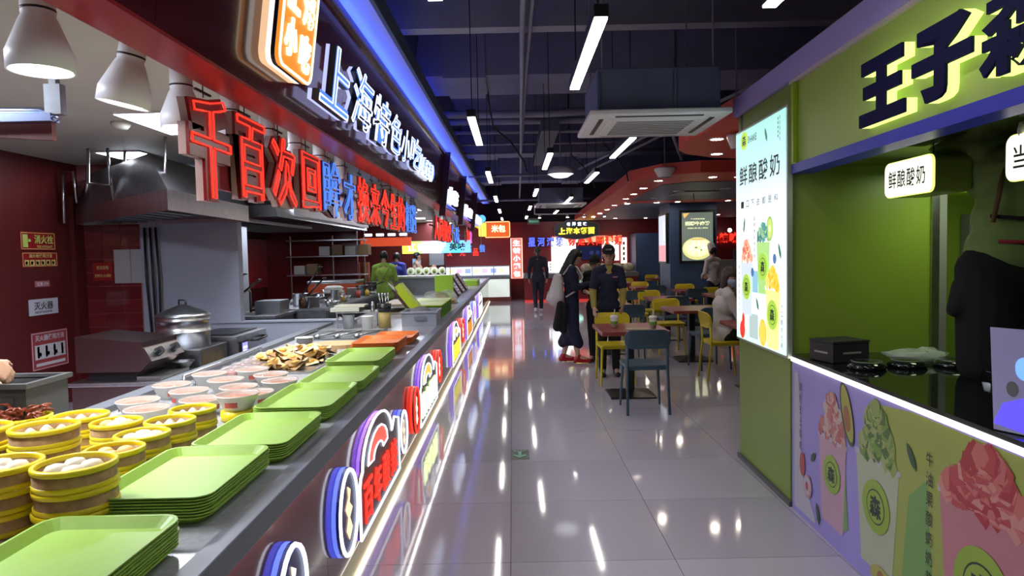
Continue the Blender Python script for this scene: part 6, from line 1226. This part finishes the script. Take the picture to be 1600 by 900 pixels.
# woman walking away, far down the aisle (faces +Y)
t, P = person('person in dark jacket and leggings with a ponytail, walking away down the aisle', (.63, 17.1, 0), 0, J(toeR=(.08, .22, .035), anR=(.07, .07, .09), knR=(.08, .07, .49), anL=(-.08, -.10, .12), toeL=(-.09, .02, .04), wrL=(-.24, .0, .90), wrR=(.24, .06, .90), elL=(-.235, -.04, 1.13), elR=(.235, -.02, 1.13)), 1.62, top=cl_dark, legm=mat('navy_leggings', (.010, .010, .025), .7), shoe=mat('pale_shoe', (.5, .48, .5), .6), hair='ponytail', hairmat=mat('brown_hair', (.05, .035, .03), .5), coat=.03, bodyw=1.08, face=False)
# woman with white backpack, profile facing +X
jw = J(head=(0, .07, 1.585), neck=(0, .02, 1.44), elL=(-.19, .04, 1.13), wrL=(-.12, .24, 1.18), elR=(.19, .04, 1.13), wrR=(.10, .26, 1.2), anL=(-.08, -.13, .10), toeL=(-.09, .03, .04), knL=(-.09, -.03, .49), anR=(.08, .08, .10), toeR=(.09, .24, .035))
t, P = person('person with long black hair, navy dress and red shoes looking at a phone', (.78, 9.12, 0), -PI2, jw, 1.52, top=cl_navy, legs='skirt', legm=cl_navy, shoe=redshoe, hair='long', look=(0, 1, -.45), handd={'L': (0, -.2, 1), 'R': (0, -.2, 1)})
for sx in (-1, 1): MB().cone((sx * .08, -.10 if sx < 0 else .03, .0), (sx * .08, -.10 if sx < 0 else .03, .05), .012, .018, 8).build('shoe_heel', redshoe, t)
bp = thing('backpack', 'white backpack worn by the long-haired person', 'backpack', (.80, 9.12, 0), -PI2); bp.scale = (1.52 / 1.7,) * 3
blob('bag_body', [((-.06, -.26, .98), .13, (-.04, -.22, 1.28), .075), ((.06, -.26, .98), .13, (.04, -.22, 1.28), .075), ((-.06, -.27, .98), .13, (.06, -.27, .98), .13)], cl_white, bp, .012)
blob('front_pocket', [((-.06, -.37, .96), .04, (.06, -.37, .96), .04), ((-.06, -.35, 1.05), .035, (.06, -.35, 1.05), .035)], mat('pocket_white', (.48, .46, .47), .85), bp, .010)
for s_ in (-1, 1): MB().tube([(s_ * .10, -.15, 1.33), (s_ * .12, -.04, 1.475), (s_ * .115, .06, 1.44), (s_ * .12, .135, 1.30), (s_ * .16, .08, 1.12), (s_ * .15, -.12, 1.0)], .014, 6).build('strap', cl_white, bp)
cb = thing('hanging_coat', 'black coat draped over the arm, hanging behind the long-haired person', 'coat', (.60, 9.08, 0)); blob('coat_cloth', [((.02, -.12, .80), .05, (-.03, -.12, .50), .06), ((.07, -.12, .78), .05, (.05, -.12, .46), .05), ((.0, -.12, .7), .05, (-.06, -.12, .52), .03)], cl_black, cb, .012)
tag(MB().box(.985, 1.00, 9.02, 9.09, 1.03, 1.15).build('phone', black, bevel=.002), 'black phone held between the long-haired person and the person with glasses', 'phone')
# person with glasses and cap
jg = J(head=(0, .07, 1.57), neck=(0, .03, 1.43), elL=(-.20, .03, 1.14), wrL=(-.13, .20, 1.22), elR=(.20, .03, 1.14), wrR=(.08, .22, 1.14))
t, P = person('person in black with glasses and a black cap beside the long-haired person', (1.12, 9.10, 0), PI * .85, jg, 1.43, top=cl_black, sleeve='short', legm=cl_black, hair='short', cap_='cap', look=(0, 1, -.25), handd={'L': (0, -.3, 1), 'R': (0, -.3, 1)})
g_ = MB()
for q in (-.031, .031): g_.tube([P(q + .022 * math.cos(a), .092, .012 + .018 * math.sin(a)) for a in [2 * PI * k / 10 for k in range(10)]], .0022, 4, True)
g_.tube([P(-.01, .094, .014), P(.01, .094, .014)], .002, 4).tube([P(-.053, .09, .014), P(-.08, .0, .012)], .002, 4).tube([P(.053, .09, .014), P(.08, .0, .012)], .002, 4).build('glasses', black, t)
# person in black cap leaning on the table
jt = J(head=(0, .06, 1.60), neck=(0, .02, 1.45), shL=(-.15, 0, 1.40), shR=(.15, 0, 1.40), elL=(-.19, .05, 1.14), wrL=(-.14, .26, .96), elR=(.21, .03, 1.14), wrR=(.22, .22, .93))
t, P = person('person in navy tee, mustard sleeves and black cap standing at the nearest table', (1.13, 8.06, 0), PI, jt, 1.52, top=cl_navy, sleevem=cl_olive, legm=cl_black, hair='short', cap_='cap', look=(.1, 1, -.12), bodyw=.98)
MB().add([(-.105, .118, 1.32), (-.04, .122, 1.32), (-.04, .122, 1.335), (-.105, .118, 1.335)], [(0, 1, 2, 3)]).build('name_badge', mat('badge', (.6, .25, .25), .5), t)
MB().add([(-.05, .075, 1.475), (.05, .075, 1.475), (0, .120, 1.37), (-.05, .085, 1.48), (.05, .085, 1.48), (0, .128, 1.365)], [(3, 5, 4), (0, 1, 2), (0, 3, 4, 1), (1, 4, 5, 2), (2, 5, 3, 0)]).build('neckline', cl_olive, t)
MB().use(mat('cap_print', (.45, .42, .42), .5)).text('CHEF', -.04, 0, .08, .022, 0, .001, .01).build('cap_print', None, t); o = [c for c in bpy.data.objects if c.parent == t][-1]
o = bpy.data.objects.get('cap_print') or o; o.rotation_euler = (math.radians(80), 0, PI); o.location = (P(0, .1, .09)[0] + .0, P(0, .098, .09)[1], P(0, .1, .09)[2])
# seated woman with mask, facing +X
js = J(pel=(0, 0, .52), waist=(0, .02, .66), chest=(0, .03, .86), neck=(0, .05, 1.03), head=(0, .10, 1.18), hipL=(-.09, .02, .50), hipR=(.09, .02, .50), knL=(-.10, .42, .50), knR=(.10, .42, .50), anL=(-.10, .40, .10), anR=(.10, .46, .10), toeL=(-.10, .54, .035), toeR=(.10, .60, .035), shL=(-.16, .03, .98), shR=(.16, .03, .98), elL=(-.21, .12, .76), wrL=(-.06, .24, .92), elR=(.21, .14, .74), wrR=(.16, .30, .86))
t, P = person('person in a white coat and blue face mask seated beside the kiosk', (2.40, 7.80, .0), -PI2, js, 1.66, top=cl_white, legm=cl_black, shoe=cl_black, hair='bob', hairmat=mat('brown_hair', (.05, .035, .03), .5), look=(1.3, 1, -.4), coat=.04, bodyw=1.15)
blob('face_mask', [(P(-.02, .055, -.03), .045, P(.02, .055, -.03), .045), (P(0, .065, -.06), .04, P(0, .07, -.01), .03), (P(-.045, .03, -.03), .035, P(.045, .03, -.03), .035)], maskm, t, .009); MB().tube([(-.13, .14, .98), (-.1, .15, .90), (-.13, .10, .78)], .018, 6).tube([(-.12, .0, 1.07), (-.12, .12, 1.02), (-.12, .15, .92)], .016, 6).build('shoulder_strap', cl_black, t)
# cooks
person('cook in a white hat and white jacket standing behind the dining area by the pillar', (4.10, 13.9, 0), PI2 * .3, J(elL=(-.2, .05, 1.14), wrL=(-.1, .25, 1.05), elR=(.2, .05, 1.14), wrR=(.1, .25, 1.05)), 1.52, top=cl_white, legm=cl_navy, cap_='white', look=(0, 1, -.3), face=False)
t, P = person('cook in a green apron with crossed straps, back turned, in the far kitchen', (-2.34, 12.3, 0), .1, J(elL=(-.22, .06, 1.16), wrL=(-.16, .28, 1.05), elR=(.22, .06, 1.16), wrR=(.16, .28, 1.05)), 1.56, top=cl_green, sleeve='short', legm=cl_grey, look=(0, 1, -.3), face=False, bodyw=1.12)
MB().tube([(-.11, -.10, 1.42), (-.03, -.145, 1.25), (.09, -.13, 1.08)], .008, 5).tube([(.11, -.10, 1.42), (.03, -.145, 1.25), (-.09, -.13, 1.08)], .008, 5).build('apron_strap', kgreend, t); blob('apron_skirt', [((-.09, -.02, 1.03), .10, (-.09, -.02, .84), .10), ((.09, -.02, 1.03), .10, (.09, -.02, .84), .10), ((-.09, -.02, .88), .10, (.09, -.02, .88), .10)], cl_green, t, .012)
person('person in a plain blue shirt, back turned, beyond the cook in green', (-2.62, 15.3, 0), 0, J(), 1.55, top=cl_blue, sleeve='short', legm=cl_black, look=(0, 1, 0), face=False)
person('staff member in black behind the glowing counter at the far end', (-.60, 22.22 - .02 + .0, 0), PI, J(), 1.5, top=cl_black, legm=cl_black, face=True) if False else None
person('staff member with pale sleeves behind the counter near the tilted menu boards', (-2.35, 16.6, 0), -1.2, J(elR=(.22, .1, 1.2), wrR=(.25, .35, 1.3)), 1.55, top=mat('tan_cloth', (.40, .28, .20), .8), legm=cl_black, face=True)
# kiosk worker on a step, back to the camera
st_ = thing('step_stool', 'black step stool behind the kiosk counter under the worker', 'stool', (2.25, 3.02, 0)); MB().box(-.25, .25, -.2, .2, .52, .56).build('step', black, st_, bevel=.005)
for x in (-.22, .22):
    for y in (-.17, .17): MB().box(x - .02, x + .02, y - .02, y + .02, 0, .52).build('leg', black, st_)
jk = J(elL=(-.25, .16, 1.46), wrL=(-.18, .30, 1.68), elR=(.25, .16, 1.46), wrR=(.18, .30, 1.70), knL=(-.11, .02, .49), anL=(-.11, -.01, .09), toeL=(-.12, .12, .035), knR=(.10, .02, .49), anR=(.09, -.01, .09))
t, P = person('kiosk worker in green apron and loose black trousers, seen from behind', (2.22, 3.02, .562), .0, jk, 1.62, top=cl_sage, sleeve='short', legm=cl_black, hair='short', face=False, bodyw=1.4, coat=-.03)
blob('loose_trousers', [((-.12, 0, .84), .13, (-.12, .02, .40), .11), ((.12, 0, .84), .13, (.11, .02, .40), .11), ((-.12, 0, .84), .13, (.12, 0, .84), .13), ((-.19, .02, .74), .08, (-.25, .02, .66), .04)], cl_black, t, .013)
MB().tube([(-.17, -.09, 1.09), (-.08, -.152, 1.075), (0, -.165, 1.07), (.08, -.152, 1.075), (.17, -.09, 1.09)], .009, 5).tube([(0, -.17, 1.07), (.05, -.19, 1.12), (.09, -.18, 1.15)], .010, 5).tube([(0, -.17, 1.07), (-.01, -.185, 1.02), (-.02, -.18, .96)], .010, 5).tube([(0, -.17, 1.09), (.0, -.185, 1.07), (.005, -.175, 1.03)], .016, 5).build('apron_cord', cl_black, t)
MB().tube([(-.13, -.12, 1.30), (-.155, -.125, 1.18), (-.17, -.11, 1.06)], .010, 5).build('brown_strap', mat('strap_brown', (.10, .06, .015), .6), t); MB().tube([(-.15, -.12, .975), (-.05, -.165, .968), (.06, -.165, .962), (.15, -.12, .955)], .008, 5).build('red_hem', mat('hem_red', (.28, .01, .03), .7), t)
# worker at the left edge whose hand grips the grey bin
jh = J(elR=(.24, .10, 1.10), wrR=(.10, .36, 1.13), elL=(-.22, .05, 1.12), wrL=(-.15, .28, 1.05))
t = thing('grey_bin', 'dark grey plastic bin at the left edge, gripped by a hand', 'bin', (-2.26, 2.86, .781)); b = MB().box(-.26, .26, -.12, .12, 0, .01).box(-.26, .26, -.13, -.12, .0, .20).box(-.26, .26, .12, .13, 0, .20).box(-.27, -.26, -.13, .13, 0, .20).box(.26, .27, -.13, .13, 0, .20).build('bin_body', mat('bin_grey', (.06, .066, .07), .45), t)
MB().box(-.285, .285, -.145, -.12, .195, .215).box(-.285, .285, .12, .145, .195, .215).box(-.285, -.26, -.12, .12, .195, .215).box(.26, .285, -.12, .12, .195, .215).build('rim', mat('bin_rim', (.075, .08, .085), .4), t); MB().box(.10, .22, -.134, -.131, .03, .16).build('recess', mat('bin_dark', (.06, .065, .07), .5), t)
t, P = person('worker at the left edge, only a bare hand on the grey bin visible', (-2.47, 2.62, 0), -.95, J(elR=(.20, .20, 1.30), wrR=(.12, .36, 1.135), elL=(-.22, .05, 1.12), wrL=(-.15, .28, 1.05)), 1.62, top=cl_black, sleeve='short', legm=cl_black, face=True, handd={'R': (1, .3, .7), 'L': (0, 0, 1)})
